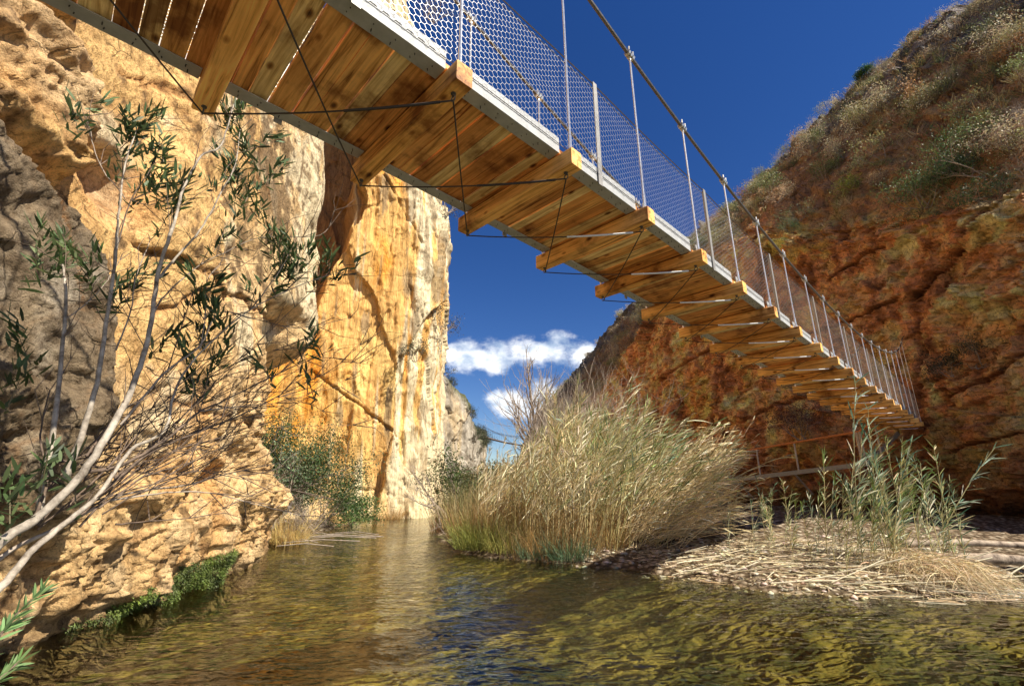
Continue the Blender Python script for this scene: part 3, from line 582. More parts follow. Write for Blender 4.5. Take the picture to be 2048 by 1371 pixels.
# edge channels: L section, one length per bay
for side in (0, 1):
    for n in range(I0, 18):
        e = MB(); a_, b_ = n + .125, n + .995
        wo, wi = (.105, .205) if side == 0 else (1.195, 1.095)
        for (wa, wb, ha, hb) in ((wo, wi, .1385, .1445), (wo, wo + (.006 if side == 0 else -.006), .1445, .27)):
            lo, hi = min(wa, wb), max(wa, wb)
            e.hexa([LB(a_, lo, ha), LB(b_, lo, ha), LB(b_, hi, ha), LB(a_, hi, ha), LB(a_, lo, hb), LB(b_, lo, hb), LB(b_, hi, hb), LB(a_, hi, hb)], (1, 1, 1))
        s_ = e
        for q in range(7):     # screw tips hanging through the flange
            for ww in (.035, .07):
                p = LB(a_ + .07 + q * .122 + random.uniform(-.01, .01), wo + (ww if side == 0 else -ww), .1385)
                s_.tube([p + [0, 0, .002], p + [random.uniform(-.004, .004), 0, -random.uniform(.006, .022)]], .0030, 4, (.12, .11, .10))
        part_fr(e, 'edge_channel', M['channel'])
# main cables, hangers, clamps
zr_i = np.array([-6, -2, 0, 1, 2, 3, 4, 5, 6, 7, 8, 9, 10, 11, 12, 13, 14, 15, 16, 17, 18.6]); zr_z = np.array([8.3, 6.75, 6.0, 5.74, 5.49, 5.29, 5.11, 4.95, 4.82, 4.73, 4.67, 4.63, 4.63, 4.65, 4.70, 4.79, 4.92, 5.08, 5.29, 5.55, 6.3])
zl_z = zr_z + np.array([.6, .5, .44, .40, .34, .30, .25, .2, .15, .12, .08, .05, 0, 0, 0, 0, 0, 0, 0, 0, 0])
def cz(i, L_): return np.interp(i, zr_i, zl_z if L_ else zr_z)
def curve_pts(f, a, b, n): return [f(t) for t in np.linspace(a, b, n)]
for L_ in (0, 1):
    wd = 1.245 if L_ else .05
    xs = np.linspace(I0, 18.6, 140); zs_ = np.interp(xs, np.linspace(-6, 18.6, 40), [0] * 40)
    cf = np.polyfit(zr_i, zl_z if L_ else zr_z, 6); zz = np.polyval(cf, xs)
    m_ = MB(); m_.tube([np.array([*(B(x, wd, 0)[:2]), z]) for x, z in zip(xs, zz)], .018, 8)
    endp = np.array([*(B(18.6, wd, 0)[:2]), zz[-1]]); anchor = np.array([14.6, 16.3 - (.2 if not L_ else -1.0), zz[-1] + .9]); m_.tube([endp, anchor], .012, 6)
    part(m_, 'main_cable', M['cable'], BR)
    for n in range(-3, 19):
        top = np.array([*(B(n + .03, wd, 0)[:2]), float(np.polyval(cf, n + .03))]); bot = B(n + .055, .05 if not L_ else 1.25, .137)
        h_ = MB(); h_.tube([bot, top], .009, 7); h_.tube([bot + [0, 0, -.002], bot + [0, 0, .012]], .02, 8); h_.tube([bot + (top - bot) * .02, bot + (top - bot) * .02 + (top - bot) / np.linalg.norm(top - bot) * .12], .0125, 7)
        hg = part(h_, 'hanger_rod', M['rod'], BR)
        k = MB(); dd = np.array([*(AX[:2] * SP), float(np.polyval(cf, n + .5) - np.polyval(cf, n - .5))]); dd /= np.linalg.norm(dd)
        for s_ in (-.035, .0, .035):
            q = top + dd * s_; k.tube([q - dd * .012, q + dd * .012], .034, 8)
            k.tube([q + np.cross(dd, [0, 0, 1]) * .02 * (1 if s_ else -1) - [0, 0, .02], q + np.cross(dd, [0, 0, 1]) * .02 * (1 if s_ else -1) + [0, 0, .062]], .009, 5)
            k.tube([q - np.cross(dd, [0, 0, 1]) * .02 - [0, 0, .012], q - np.cross(dd, [0, 0, 1]) * .02 + [0, 0, .055]], .009, 5)
        k.tube([top - [0, 0, .055], top - [0, 0, .01]], .011, 6); k.V = [v - base for v in k.V]
        k.build('cable_clamp', M['clamp'], hg)
# netting posts and top rails
HP = 1.12
for L_ in (0, 1):
    wd = .098 if not L_ else 1.202
    ks = [1.47 + 2.03 * k for k in range(-3, 9)]
    for i_ in ks:
        if i_ > 18: continue
        p = MB(); o_ = -.004 if not L_ else .004
        p.hexa([LB(i_ - .02, wd + o_ - .004, .11), LB(i_ + .03, wd + o_ - .004, .11), LB(i_ + .03, wd + o_ + .004, .11), LB(i_ - .02, wd + o_ + .004, .11),
                LB(i_ - .02, wd + o_ - .004, HP), LB(i_ + .03, wd + o_ - .004, HP), LB(i_ + .03, wd + o_ + .004, HP), LB(i_ - .02, wd + o_ + .004, HP)])
        a, b2 = (wd + o_ + .004, wd + o_ + .034) if not L_ else (wd + o_ - .034, wd + o_ - .004)
        p.hexa([LB(i_ + .024, a, .25), LB(i_ + .03, a, .25), LB(i_ + .03, b2, .25), LB(i_ + .024, b2, .25), LB(i_ + .024, a, HP), LB(i_ + .03, a, HP), LB(i_ + .03, b2, HP), LB(i_ + .024, b2, HP)])
        part_fr(p, 'post', M['post'])
    for hh, rr in ((HP - .015, .005), (HP - .07, .003), (.21, .003)):
        r_ = MB(); pts = []
        for x in np.linspace(-5, 18.3, 240):
            ph = ((x - 1.47) / 2.03) % 1; pts.append(B(x, wd, hh - .02 * math.sin(ph * math.pi) * (hh > .5)))
        r_.tube(pts, rr, 5); part(r_, 'handrail_wire', M['cable'], BR)
# hexagonal netting
def netting(wd, i0, i1):
    px_, rows = .074 / SP, 34; z0, z1 = .205, HP - .06; hh = (z1 - z0) / rows; nn = int((i1 - i0) / px_)
    segs = []
    for r in range(rows + 1):
        for q in range(nn):
            x = i0 + (q + (.5 if r % 2 else 0)) * px_; z = z0 + r * hh
            A = (x, z); Bp = (x + .30 * px_, z); C1 = (x + .5 * px_, z + hh); D1 = (x - .2 * px_, z + hh)
            segs.append((A, Bp))
            if r < rows:
                segs.append((Bp, (x + .5 * px_, z + hh))); segs.append((A, (x - .5 * px_ + .30 * px_, z + hh)))
    S = np.array(segs)                                # n,2,2
    x = S[..., 0].ravel(); z = S[..., 1].ravel(); wob = .012 * fbm(np.stack([x * 1.2, z * 4, 0 * x + wd * 7], 1), 3, 161)
    sag = -.018 * np.sin(((x - 1.47) / 2.03 % 1) * math.pi) * (z - z0) / (z1 - z0)
    W = np.array([-.312, 2.102, 0])[None] + AX[None] * (SP * x)[:, None] + LF[None] * (wd + wob)[:, None]; W[:, 2] = bz(x) + z + sag
    W = W.reshape(-1, 2, 3); a = W[:, 0]; b = W[:, 1]; d = b - a; d /= np.linalg.norm(d, axis=1)[:, None] + 1e-9
    u = LF[None] * .001; v = np.cross(d, LF[None]) * .001
    tri = [u, -.5 * u + .87 * v, -.5 * u - .87 * v]
    V = np.stack([a + tri[0], a + tri[1], a + tri[2], b + tri[0], b + tri[1], b + tri[2]], 1).reshape(-1, 3) - base
    k = np.arange(len(a))[:, None] * 6; F = np.concatenate([k + [[0, 1, 4, 3]], k + [[1, 2, 5, 4]], k + [[2, 0, 3, 5]]])
    mesh_np('wire_netting', V, F, M['mesh'], BR)
netting(.094, -4, 18.3); netting(1.206, -4, 18.3)
# bracing wires below the deck, with turnbuckles
def sagline(a, b, s=.03, n=9): return [a + (b - a) * t - np.array([0, 0, s * 4 * t * (1 - t)]) for t in np.linspace(0, 1, n)]
for k in range(len(eye_l) - 1):
    m_ = MB(); m_.tube(sagline(eye_l[k], eye_r[k + 1], .035), .0055, 5); lw = part(m_, 'bracing_wire', M['dark_rope'], BR)
    t = MB(); a, b = eye_l[k], eye_r[k + 1]; L_ = sagline(a, b, .035, 41); t.tube(L_[23:39], .0085, 6); t.V = [v - base for v in t.V]; t.build('turnbuckle', M['turnbuckle'] if k + I0 >= 1 else M['dark_rope'], lw)
    m_ = MB(); m_.tube(sagline(eye_r[k], eye_l[k + 1], .02), .0052, 5); part(m_, 'bracing_wire', M['dark_rope'], BR)

# walkway bolted along the right cliff, with rail and steps
w0 = at(1732, 926, 15.2); w1 = at(1350, 972, 21.5); dv = w1 - w0; dv[2] = 0; dn = dv / np.linalg.norm(dv); inn = np.array([dn[1], -dn[0], 0]); inn = inn if inn[0] > 0 else -inn
WK = empty('cliff_walkway', w0, 'narrow brown steel walkway with rusty handrail bolted to the right cliff beyond the bridge end', 'walkway')
m_ = MB(); m_.bar(w0 + inn * .45, w1 + inn * .45, .9, .05); part(m_, 'walk_deck', M['brownsteel'], WK)
m_ = MB(); m_.bar(w0 - [0, 0, .02], w1 - [0, 0, .02], .05, .14); part(m_, 'edge_beam', M['post'], WK)
ht = .98; m_ = MB(); m_.tube([w0 + [0, 0, ht], w1 + [0, 0, ht]], .036, 6); m_.tube([w0 + [0, 0, ht], w0 - dn * .45 + [0, 0, ht + .25]], .036, 6); part(m_, 'handrail', M['rust'], WK)
for t in (0, .012, .28, .47, .64, .8, .97):
    m_ = MB(); p = w0 + (w1 - w0) * t; m_.tube([p, p + [0, 0, ht]], .030 if t > .1 else .045, 6); part(m_, 'rail_post', M['brownsteel'], WK)
for t in (.02, .3, .6, .9):
    m_ = MB(); p = w0 + (w1 - w0) * t; m_.bar(p - [0, 0, .08], p + inn * .95 - [0, 0, .75], .05, .05); part(m_, 'bracket', M['brownsteel'], WK)
e0 = B(18.3, .9, -.12); m_ = MB(); m_.bar(w0 - dn * .02 - [0, 0, .03], e0 + [.25, 0, 0], .05, .12); part(m_, 'stair_stringer', M['post'], WK)
for q in range(4):
    t = (q + .6) / 4.6; p = w0 + (e0 - w0) * t; m_ = MB(); m_.bar(p + [0, 0, .06], p + inn * .7 + [0, 0, .06], .24, .03); part(m_, 'stair_tread', M['brownsteel'], WK)
m_ = MB(); p = w0 - dn * .42 + inn * .1; m_.tube([p + [0, 0, .15], p + [0, 0, ht + .25]], .03, 6); part(m_, 'rail_post', M['brownsteel'], WK)

# distant footbridge between the far cliffs
fa = at(955, 868, 78.); fb = at(1062, 892, 70.)
FB_ = empty('far_suspension_bridge', fa, 'tiny second suspension footbridge far away across the gorge', 'footbridge')
def sagp(a, b, s, n=24): return [a + (b - a) * t - np.array([0, 0, s * 4 * t * (1 - t)]) for t in np.linspace(0, 1, n)]
dkp = sagp(fa, fb, .3); m_ = MB()
for a, b in zip(dkp[:-1], dkp[1:]): m_.bar(a, b, 1.0, .16)
part(m_, 'deck', M['darkbark'], FB_)
for off in (0, 1.0):
    cp = sagp(fa + [0, off, 1.9], fb + [0, off, 1.7], .9); m_ = MB(); m_.tube(cp, .018, 4); part(m_, 'main_cable', M['dark_rope'], FB_)
    m_ = MB()
    for a, b in zip(cp, dkp): m_.tube([a, b], .006, 4)
    part(m_, 'hangers', M['dark_rope'], FB_)
    m_ = MB(); m_.tube([p + [0, off, 1.1] for p in dkp], .015, 4); part(m_, 'handrail', M['dark_rope'], FB_)
#VEG
# ---------------------------------------------------------------- vegetation
def rv(n, *s): return RNG.random((n, *s) if s else n)
def rn(n, *s): return RNG.standard_normal((n, *s) if s else n)
def unit(v): return v / (np.linalg.norm(v, axis=-1, keepdims=True) + 1e-9)
def blades(base, dirn, length, width, droop, col, nseg=3, side=None, belly=True):
    """ribbons with a tapered outline bending towards the ground; returns V, F, colours"""
    n = len(base); dirn = unit(np.asarray(dirn, float)); length = np.broadcast_to(length, (n,)); width = np.broadcast_to(width, (n,)); droop = np.broadcast_to(droop, (n,))
    if side is None: side = unit(np.cross(dirn, unit(rn(n, 3))))
    t = np.linspace(0, 1, nseg + 1); P = base[:, None] + dirn[:, None] * (length[:, None] * t)[..., None]
    P[..., 2] -= (droop * length)[:, None] * t ** 2
    wv = np.sin(np.clip(t * .9 + .12, 0, 1) * math.pi) ** .7 if belly else 1 - t * .85
    wv = wv * (width[:, None] / 2); V = np.stack([P - side[:, None] * wv[..., None], P + side[:, None] * wv[..., None]], 2).reshape(-1, 3)
    k = (np.arange(n) * (nseg + 1) * 2)[:, None] + np.arange(nseg)[None] * 2; F = np.stack([k, k + 1, k + 3, k + 2], -1).reshape(-1, 4)
    c = np.repeat(np.broadcast_to(col, (n, 3)), (nseg + 1) * 2, 0); return V, F, c
def badd(mb, *a, **k): V, F, c = blades(*a, **k); mb.add(V, F, c)
def vary(c, n, s=.2, h=.06):
    c = np.asarray(c, float); return np.clip(c * (1 + s * rn(n)[:, None]) * (1 + h * rn(n, 3)), .01, 1)

GREEN = (.13, .20, .05); STRAW = (.66, .52, .28); PALE = (.82, .72, .52); RUSTG = (.34, .17, .06); BLUEG = (.10, .20, .12); YG = (.26, .30, .05)
def reed(mbs, mbl, base, length, lean, az, nleaf, cgreen, plume=0., r=.008, leaf=.42, nl0=.15, bow=.35):
    """one cane with its leaves. lean from vertical in radians, az = direction it leans to"""
    h = np.array([math.cos(az), math.sin(az), 0]); n = 9; t = np.linspace(0, 1, n)
    ang = lean * (1 - bow + bow * 2 * t); d = np.sin(ang)[:, None] * h + np.cos(ang)[:, None] * np.array([0, 0, 1.]); P = np.asarray(base) + np.r_[np.zeros((1, 3)), np.cumsum((d[1:] + d[:-1]) / 2 * length / (n - 1), 0)]
    sc = np.array(STRAW) * random.uniform(.7, 1.25); sc = sc * (1 - .5 * cgreen) + np.array((.25, .30, .08)) * .5 * cgreen
    mbs.tube(P, r * (1.1 - .75 * t), 4, sc)
    if nleaf:
        q = nl0 + (1 - nl0) * np.sort(rv(nleaf)) ** .8; i = np.clip((q * (n - 1)).astype(int), 0, n - 2); f = (q * (n - 1) - i)[:, None]
        B_ = P[i] * (1 - f) + P[i + 1] * f; D = d[i]; s_ = unit(np.cross(D, [0, 0, 1.]) + 1e-3); alt = np.where(np.arange(nleaf) % 2, 1, -1)[:, None]
        o_ = unit(s_ * alt + .7 * rn(nleaf, 3)); dr = unit(D * 1.0 + o_ * .62 + h * .45)
        g = np.clip(cgreen + .35 * rn(nleaf) + .5 * (q - .6), 0, 1)[:, None]; col = vary(PALE if random.random() < .5 else STRAW, nleaf, .2) * (1 - g) + vary(GREEN if random.random() < .85 else BLUEG, nleaf, .25) * g
        badd(mbl, B_, dr, leaf * (.6 + .6 * rv(nleaf)) * np.where(q > .92, .6, 1), .014 + .009 * rv(nleaf), .03 + .30 * rv(nleaf) ** 1.5, col)
    if plume > 0:
        k = 60; b_ = P[-1] - d[-1] * rv(k)[:, None] * plume * .9; badd(mbl, b_ + 0, unit(d[-1] + .35 * rn(k, 3)), .07 + .05 * rv(k), .006, .1, vary((.62, .52, .34), k, .15))
        mbs.tube([P[-1], P[-1] + d[-1] * plume * .3], .004, 4, sc)

# --- dense thicket on the right bank
mS, mL = MB(), MB()
for _ in range(520):
    x = random.uniform(.1, 3.3); y = random.uniform(10.5, 14.8) if random.random() < .75 else random.uniform(14, 18)
    if signed_bank(np.array([x]), np.array([y]))[0] < .35: continue
    e = (x - .1) / 3.2; lean = max(0, random.gauss(.12 + .68 * e ** 1.2, .22)); ln = random.uniform(2.2, 3.3) + .9 * math.exp(-((e - .5) / .3) ** 2) * random.random()
    if e < .25: ln *= .72
    top = e > .45 and random.random() < .55
    reed(mS, mL, (x, y, gz(x, y) - .02), ln, lean, random.gauss(-.15, .85), random.randint(12, 22), random.uniform(.45, .95) if top else random.uniform(-.1, .35), random.choice((0, 0, 0, 0, .28)), .0075, .56, .22)
for _ in range(120):
    x = random.uniform(-1.1, .6); y = random.uniform(11.6, 15.5)
    if signed_bank(np.array([x]), np.array([y]))[0] < .35: continue
    reed(mS, mL, (x, y, gz(x, y) - .02), random.uniform(1.3, 1.9) + .7 * (x + 1) / 1.6, max(0, random.gauss(.15, .15)), random.gauss(-.15, .6), random.randint(6, 14), random.uniform(-.3, .4), random.choice((0, 0, .2)), .006, .45, .25)
o = empty('reed_thicket', (1.7, 12.2, .3), 'tall dense thicket of dry and green reeds leaning right on the bank', 'reeds')
for mb, nm in ((mS, 'canes'), (mL, 'leaves')): tag(part(mb, nm, M['straw'], o), kind='stuff')
# --- pale canes flattened towards the right
mS, mL = MB(), MB()
for _ in range(420):
    x = random.uniform(2.3, 3.6); y = random.uniform(10.3, 12.6)
    lean = random.uniform(.55, 1.5); reed(mS, mL, (x, y, gz(x, y) + random.uniform(0, .5) - .02), random.uniform(1.1, 2.4), lean, random.gauss(-.1, .35), random.randint(2, 8), random.uniform(-.5, -.1), 0, .0055, .3, .3, .1)
for _ in range(70):      # the spray of tips reaching up to the right
    x = random.uniform(3.0, 3.7); y = random.uniform(10.6, 11.6); reed(mS, mL, (x, y, gz(x, y) + .9), random.uniform(1.7, 2.35), random.uniform(.72, 1.02), random.gauss(-.05, .15), 7, -.3, .0, .006, .28, .45, -.25)
o = empty('flattened_reeds', (3.2, 11.3, .3), 'bleached white reed canes bent flat to the right beside the tall thicket', 'reeds')
for mb, nm in ((mS, 'canes'), (mL, 'leaves')): tag(part(mb, nm, M['straw'], o), kind='stuff')
# --- undergrowth of dry grass
def tuft(mb, cx, cy, r, n, hgt, col, spread=.5, droop=.35, wd=.007, lean=(0, 0), sv=.25, z0=None, nseg=4):
    a = rv(n) * 6.283; q = np.sqrt(rv(n)) * r; bx = cx + np.cos(a) * q; by = cy + np.sin(a) * q; bzv = gheight(bx, by) if z0 is None else np.full(n, z0)
    d = np.stack([np.cos(a) * spread * rv(n) + lean[0] + .12 * rn(n), np.sin(a) * spread * rv(n) + lean[1] + .12 * rn(n), np.ones(n)], 1)
    badd(mb, np.stack([bx, by, bzv - .02], 1), d, hgt * (.55 + .5 * rv(n)), wd * (.7 + .6 * rv(n)), droop * rv(n) * 1.4, vary(col, n, sv), nseg=nseg, belly=False)
mb = MB()
for _ in range(70):
    x = random.uniform(-1.5, 2.9); y = random.uniform(10.3, 16)
    if signed_bank(np.array([x]), np.array([y]))[0] < .2: continue
    tuft(mb, x, y, .35, 110, random.uniform(.6, 1.25) + (.5 if x < 1 and y > 12 else 0), random.choice((RUSTG, (.42, .25, .09), (.50, .38, .18), (.30, .20, .08), (.36, .30, .12))), .55, .4, .008)
tag(mb.build('dry_grass', M['straw']), 'reddish brown dry grass filling the foot of the reed thicket', 'dry grass', kind='stuff')
mb = MB()
for _ in range(120):
    x = random.uniform(-3.2, 1.6); y = random.uniform(14, 30)
    if signed_bank(np.array([x]), np.array([y]))[0] < .15: continue
    tuft(mb, x, y, .5, 90, random.uniform(1.0, 2.1), random.choice(((.28, .22, .10), (.30, .16, .07), (.18, .17, .07), (.42, .34, .17), (.14, .15, .05))), .5, .3, .014)
tag(mb.build('dry_grass', M['straw']), 'brownish tall grass along the bank behind the reed thicket', 'dry grass', kind='stuff')
for nm, lb, (cx, cy), r, n, hg, col, sp, dr in (
    ('sedge_tuft', 'bright green sedge clump at the river edge left of the reeds', (-.75, 12.0), .62, 900, 1.05, (.24, .25, .06), .8, .55),
    ('sedge_tuft', 'yellow green sedge clump overhanging the water in front of the thicket', (-.1, 11.45), .5, 650, .8, (.34, .31, .09), .9, .7),
    ('sedge_tuft', 'blue green arching sedge clump below the reeds', (1.15, 10.45), .40, 420, .85, (.12, .19, .10), .9, .8),
    ('sedge_tuft', 'small blue green sedge clump left of the larger one', (.45, 10.75), .28, 200, .6, (.14, .20, .11), .9, .8),
    ('grass_tuft', 'golden dry grass tuft on the left bank beside the dark bush', (-6.0, 13.6), .42, 800, 1.25, (.62, .45, .18), .75, .7),
    ('grass_tuft', 'small brown grass tuft at the foot of the orange cliff', (-5.6, 23.3), .5, 260, 1.0, (.42, .26, .10), .9, .6),
    ('grass_tuft', 'green weeds growing at the foot of the orange cliff', (-6.9, 22.8), .45, 260, .55, (.12, .20, .04), .9, .5)):
    mb = MB(); tuft(mb, cx, cy, r, n, hg, col, sp, dr, .011, z0=max(gz(cx, cy), .0)); tag(mb.build(nm, M['leaf']), lb, nm.replace('_', ' '))
# a few tall straight dead canes at the thicket's left end
for k, (px, lb) in enumerate(((985, 'tall straight dead cane left of the thicket, leftmost one'), (1003, 'tall straight dead cane left of the thicket, second from the left'), (1012, 'leaning dead cane among the brown grass left of the thicket'))):
    g = ground(px - 30, 1092 + k); o = empty('dead_cane', (g[0], g[1] + .3, gz(g[0], g[1] + .3)), lb, 'cane', 'tall dead canes left of the thicket'); s1, l1 = MB(), MB()
    reed(s1, l1, np.array(o.location), 2.3 + .3 * k, .12 + .06 * k, 0.1, 6, -.4, .2, .009, .3, .5); part(s1, 'stalk', M['straw'], o); part(l1, 'leaves', M['straw'], o)

# --- green reeds on the gravel bar, each one a plant
protos = []
for k in range(9):
    o = empty('young_reed', (0, 0, 0)); s1, l1 = MB(), MB(); reed(s1, l1, (0, 0, 0), 1.9 + .16 * (k % 4), - .02 + .12 * (k % 3), 0, 38 + k, .72, 0, .008, .38, .12, .55)
    s1.build('stalk', M['straw'], o); l1.build('leaves', M['leaf'], o); protos.append(o)
def copy_tree(o):
    c = o.copy(); C.objects.link(c)
    for ch in [x for x in bpy.data.objects if x.parent == o]:
        d = ch.copy(); C.objects.link(d); d.parent = c
        for g in [x for x in bpy.data.objects if x.parent == ch]:
            e = g.copy(); C.objects.link(e); e.parent = d
    return c
used = set()
def use_proto(lst, k):
    if k not in used: used.add(k); return lst[k]
    return copy_tree(lst[k])
spots = []
for k in range(46): spots.append((random.gauss(6.3, .55), random.uniform(7.95, 9.3), random.uniform(.6, 1.15)))
for k in range(14): spots.append((random.uniform(4.0, 5.3), random.uniform(8.4, 10.2), random.uniform(.45, .78)))
for k in range(8): spots.append((random.uniform(4.2, 5.0), random.uniform(10.6, 11.8), random.uniform(.6, .9)))
for k, (x, y, s_) in enumerate(spots):
    o = use_proto(protos, k % 9); o.location = (x, y, gz(x, y) - .02); o.rotation_euler = (random.gauss(0, .07), random.gauss(.08, .10), random.gauss(-.1, .7)); s_ *= .88; o.scale = (s_, s_, s_)
    if k < 46: tag(o, 'green leafed young reed in the clump standing on the pebble bar', 'reed', 'green reeds in the clump on the pebble bar')
    elif k < 60: tag(o, 'short young reed scattered on the pebble bar left of the big clump', 'reed', 'short reeds left of the clump on the bar')
    else: tag(o, 'slender young reed in the shade between the thicket and the cliff', 'reed', 'reeds in the shade by the right cliff')
for (x, y, s_, ry, rz, lb) in ((6.9, 8.6, 1.15, .55, -.1, 'long young reed leaning far right at the end of the clump'), (5.65, 8.3, 1.42, .08, .2, 'tallest straight young reed rising above the clump to the bridge end'), (6.2, 8.5, 1.2, .02, .4, 'tall bare topped reed right of the tallest one')):
    o = copy_tree(protos[2]); o.location = (x, y, gz(x, y)); o.rotation_euler = (0, ry - .1, rz); o.scale = (s_, s_, s_); tag(o, lb, 'reed'); 
    if 'group' in o: del o['group']

# --- drift of dead reed stems over the bar, and its pebbles
mb = MB(); n = 4200
cx = rv(n) * 5.4 + 2.3; cy = 7.2 + rv(n) ** 1.2 * 3.6; sd = signed_bank(cx, cy); keep = (sd > -.12) & (sd < 2.9); cx, cy, sd = cx[keep], cy[keep], sd[keep]; n = len(cx)
a = .0 + .35 * rn(n) + np.where(rv(n) < .25, rn(n), 0) - .25 * (cx > 5.5) * 0; hump = .26 * np.exp(-((cx - 6.6) / .55) ** 2 - ((cy - 7.75) / .5) ** 2) + .14 * np.exp(-((cx - 4.4) / .9) ** 2 - ((cy - 8.9) / .5) ** 2)
zz = gheight(cx, cy) + .01 + rv(n) * (.05 + hump); zz = np.maximum(zz, .012); d = np.stack([np.cos(a), np.sin(a), .10 * rn(n) + .0], 1)
badd(mb, np.stack([cx, cy, zz], 1), d, .12 + .55 * rv(n) ** 2, .005 + .009 * rv(n), .04, vary((.62, .49, .31), n, .42), nseg=3, belly=False, side=unit(np.stack([-np.sin(a), np.cos(a), .5 * rn(n)], 1)))
# rolled tangle at the right end: stems curling over towards the water
n = 1500; cx = 6.55 + .36 * rn(n); cy = 7.9 + .28 * rn(n); a = -1.4 + 1.3 * rn(n)
badd(mb, np.stack([cx, cy, gheight(cx, cy) + .05 + .28 * rv(n)], 1), np.stack([np.cos(a), np.sin(a), .55 * rv(n)], 1), .35 + .4 * rv(n), .006 + .005 * rv(n), .55 + .5 * rv(n), vary((.62, .48, .30), n, .38), nseg=5, belly=False)
for _ in range(170):
    x = random.uniform(2.5, 7.4); y = random.uniform(7.15, 9.6); s_ = signed_bank(np.array([x]), np.array([y]))[0]
    if s_ < -.15: continue
    an = random.gauss(0, .45); ln = random.uniform(.3, 1.1); z = gz(x, y) + random.uniform(.03, .09); q = np.array([math.cos(an), math.sin(an), random.gauss(.02, .14)]) * ln
    mb.tube([(x, y, z), np.array([x, y, z]) + q * .5 + [0, 0, random.gauss(0, .01)], np.array([x, y, z]) + q], random.uniform(.005, .012), 5, np.array(PALE) * random.uniform(.6, 1.05))
for k in range(46):
    x = random.uniform(1.9, 7.2); y = np.interp(x, BANK[:, 0][6:13], BANK[:, 1][6:13]) + random.gauss(.02, .12); an = random.gauss(-.28 if x < 4.6 else .0, .22); ln = random.uniform(.25, .9); q = np.array([math.cos(an), math.sin(an), 0]) * ln
    mb.tube([(x, y, .014), np.array([x, y, .02]) + q * .5 + [0, random.gauss(0, .03), 0], np.array([x, y, .012]) + q], random.uniform(.004, .010), 5, np.array((.60, .42, .24)) * random.uniform(.5, 1.3))
tag(mb.build('reed_litter', M['straw']), 'bleached broken reed stems littering the pebble bar and water edge', 'reed litter', kind='stuff')
mb = MB(); ico = None
def stone_template():
    t = []; 
    for zl, rr in ((-.9, .35), (-.3, .95), (.4, .88), (.92, .3)):
        for k in range(6): t.append((math.cos(k * 1.047 + zl) * rr, math.sin(k * 1.047 + zl) * rr, zl * .55))
    f = [(r * 6 + k, r * 6 + (k + 1) % 6, r * 6 + 6 + (k + 1) % 6, r * 6 + 6 + k) for r in range(3) for k in range(6)] + [(18, 19, 20, 21), (18, 21, 22, 23), (3, 2, 1, 0), (5, 4, 3, 0)]
    return np.array(t), np.array(f)
ST, SF = stone_template()
n = 2600; cx = rv(n) * 8.5 + .5; cy = 7.1 + rv(n) ** 1.5 * 4.5; sd = signed_bank(cx, cy); keep = (sd > -.35) & (sd < 2.6); cx, cy = cx[keep], cy[keep]; n = len(cx)
zz = gheight(cx, cy); r = .014 + .045 * rv(n) ** 3; th = rv(n) * 6.28; stc = vary((.56, .48, .37), n, .3)
Vs = ST[None] * (r[:, None, None] * (.7 + .6 * rv(n, 24, 1))) * np.stack([1 + .5 * rv(n), np.ones(n), .7 + .3 * rv(n)], 1)[:, None]
ct, sn = np.cos(th)[:, None], np.sin(th)[:, None]; Vr = np.stack([Vs[..., 0] * ct - Vs[..., 1] * sn, Vs[..., 0] * sn + Vs[..., 1] * ct, Vs[..., 2]], -1) + np.stack([cx, cy, zz + r * .2], 1)[:, None]
Fs = SF[None] + (np.arange(n) * 24)[:, None, None]
tag(mesh_np('pebbles', Vr.reshape(-1, 3), Fs.reshape(-1, 4), M['straw'], col=np.repeat(stc, 24, 0), smooth=True), 'pale rounded pebbles strewn over the low bar', 'pebbles', kind='stuff')
# logs at the right edge
for (a, b, r, lb) in (((7.4, 9.75, .42), (12.5, 9.3, .48), .065, 'bleached driftwood log lying above the water at the right edge, upper one'), ((7.6, 9.35, .20), (12.0, 9.0, .22), .10, 'thick dark driftwood log lying under the upper pale log')):
    a, b = np.array(a), np.array(b); k = 26; t = np.linspace(0, 1, k); mb = MB(); P_ = a + (b - a) * t[:, None]; P_[:, 2] += .03 * np.sin(t * 9) ; P_[:, 1] += .05 * np.sin(t * 5)
    mb.tube(P_, r * (1 - .25 * t) * (1 + .10 * np.sin(t * 31) + .06 * np.sin(t * 57)), 14); o = mb.build('driftwood_log', M['log'], smooth=True); tag(o, lb, 'log')

# white water where the side channel joins at the right edge
n = 900; fx_ = 7.35 + .45 * rn(n); fy_ = 7.55 + .16 * rn(n) + .15 * (fx_ - 7.3); mb = MB(); a = .3 * rn(n)
badd(mb, np.stack([fx_, fy_, .012 + .012 * rv(n)], 1), np.stack([np.cos(a), np.sin(a), .15 * rn(n)], 1), .03 + .08 * rv(n) ** 2, .012 + .012 * rv(n), .1, vary((.75, .78, .80), n, .08), nseg=2, side=np.stack([-np.sin(a), np.cos(a), 0 * a], 1))
tag(mb.build('foam', M['straw']), 'small white riffle at the right edge beside the tangled reed litter', 'foam', kind='stuff')
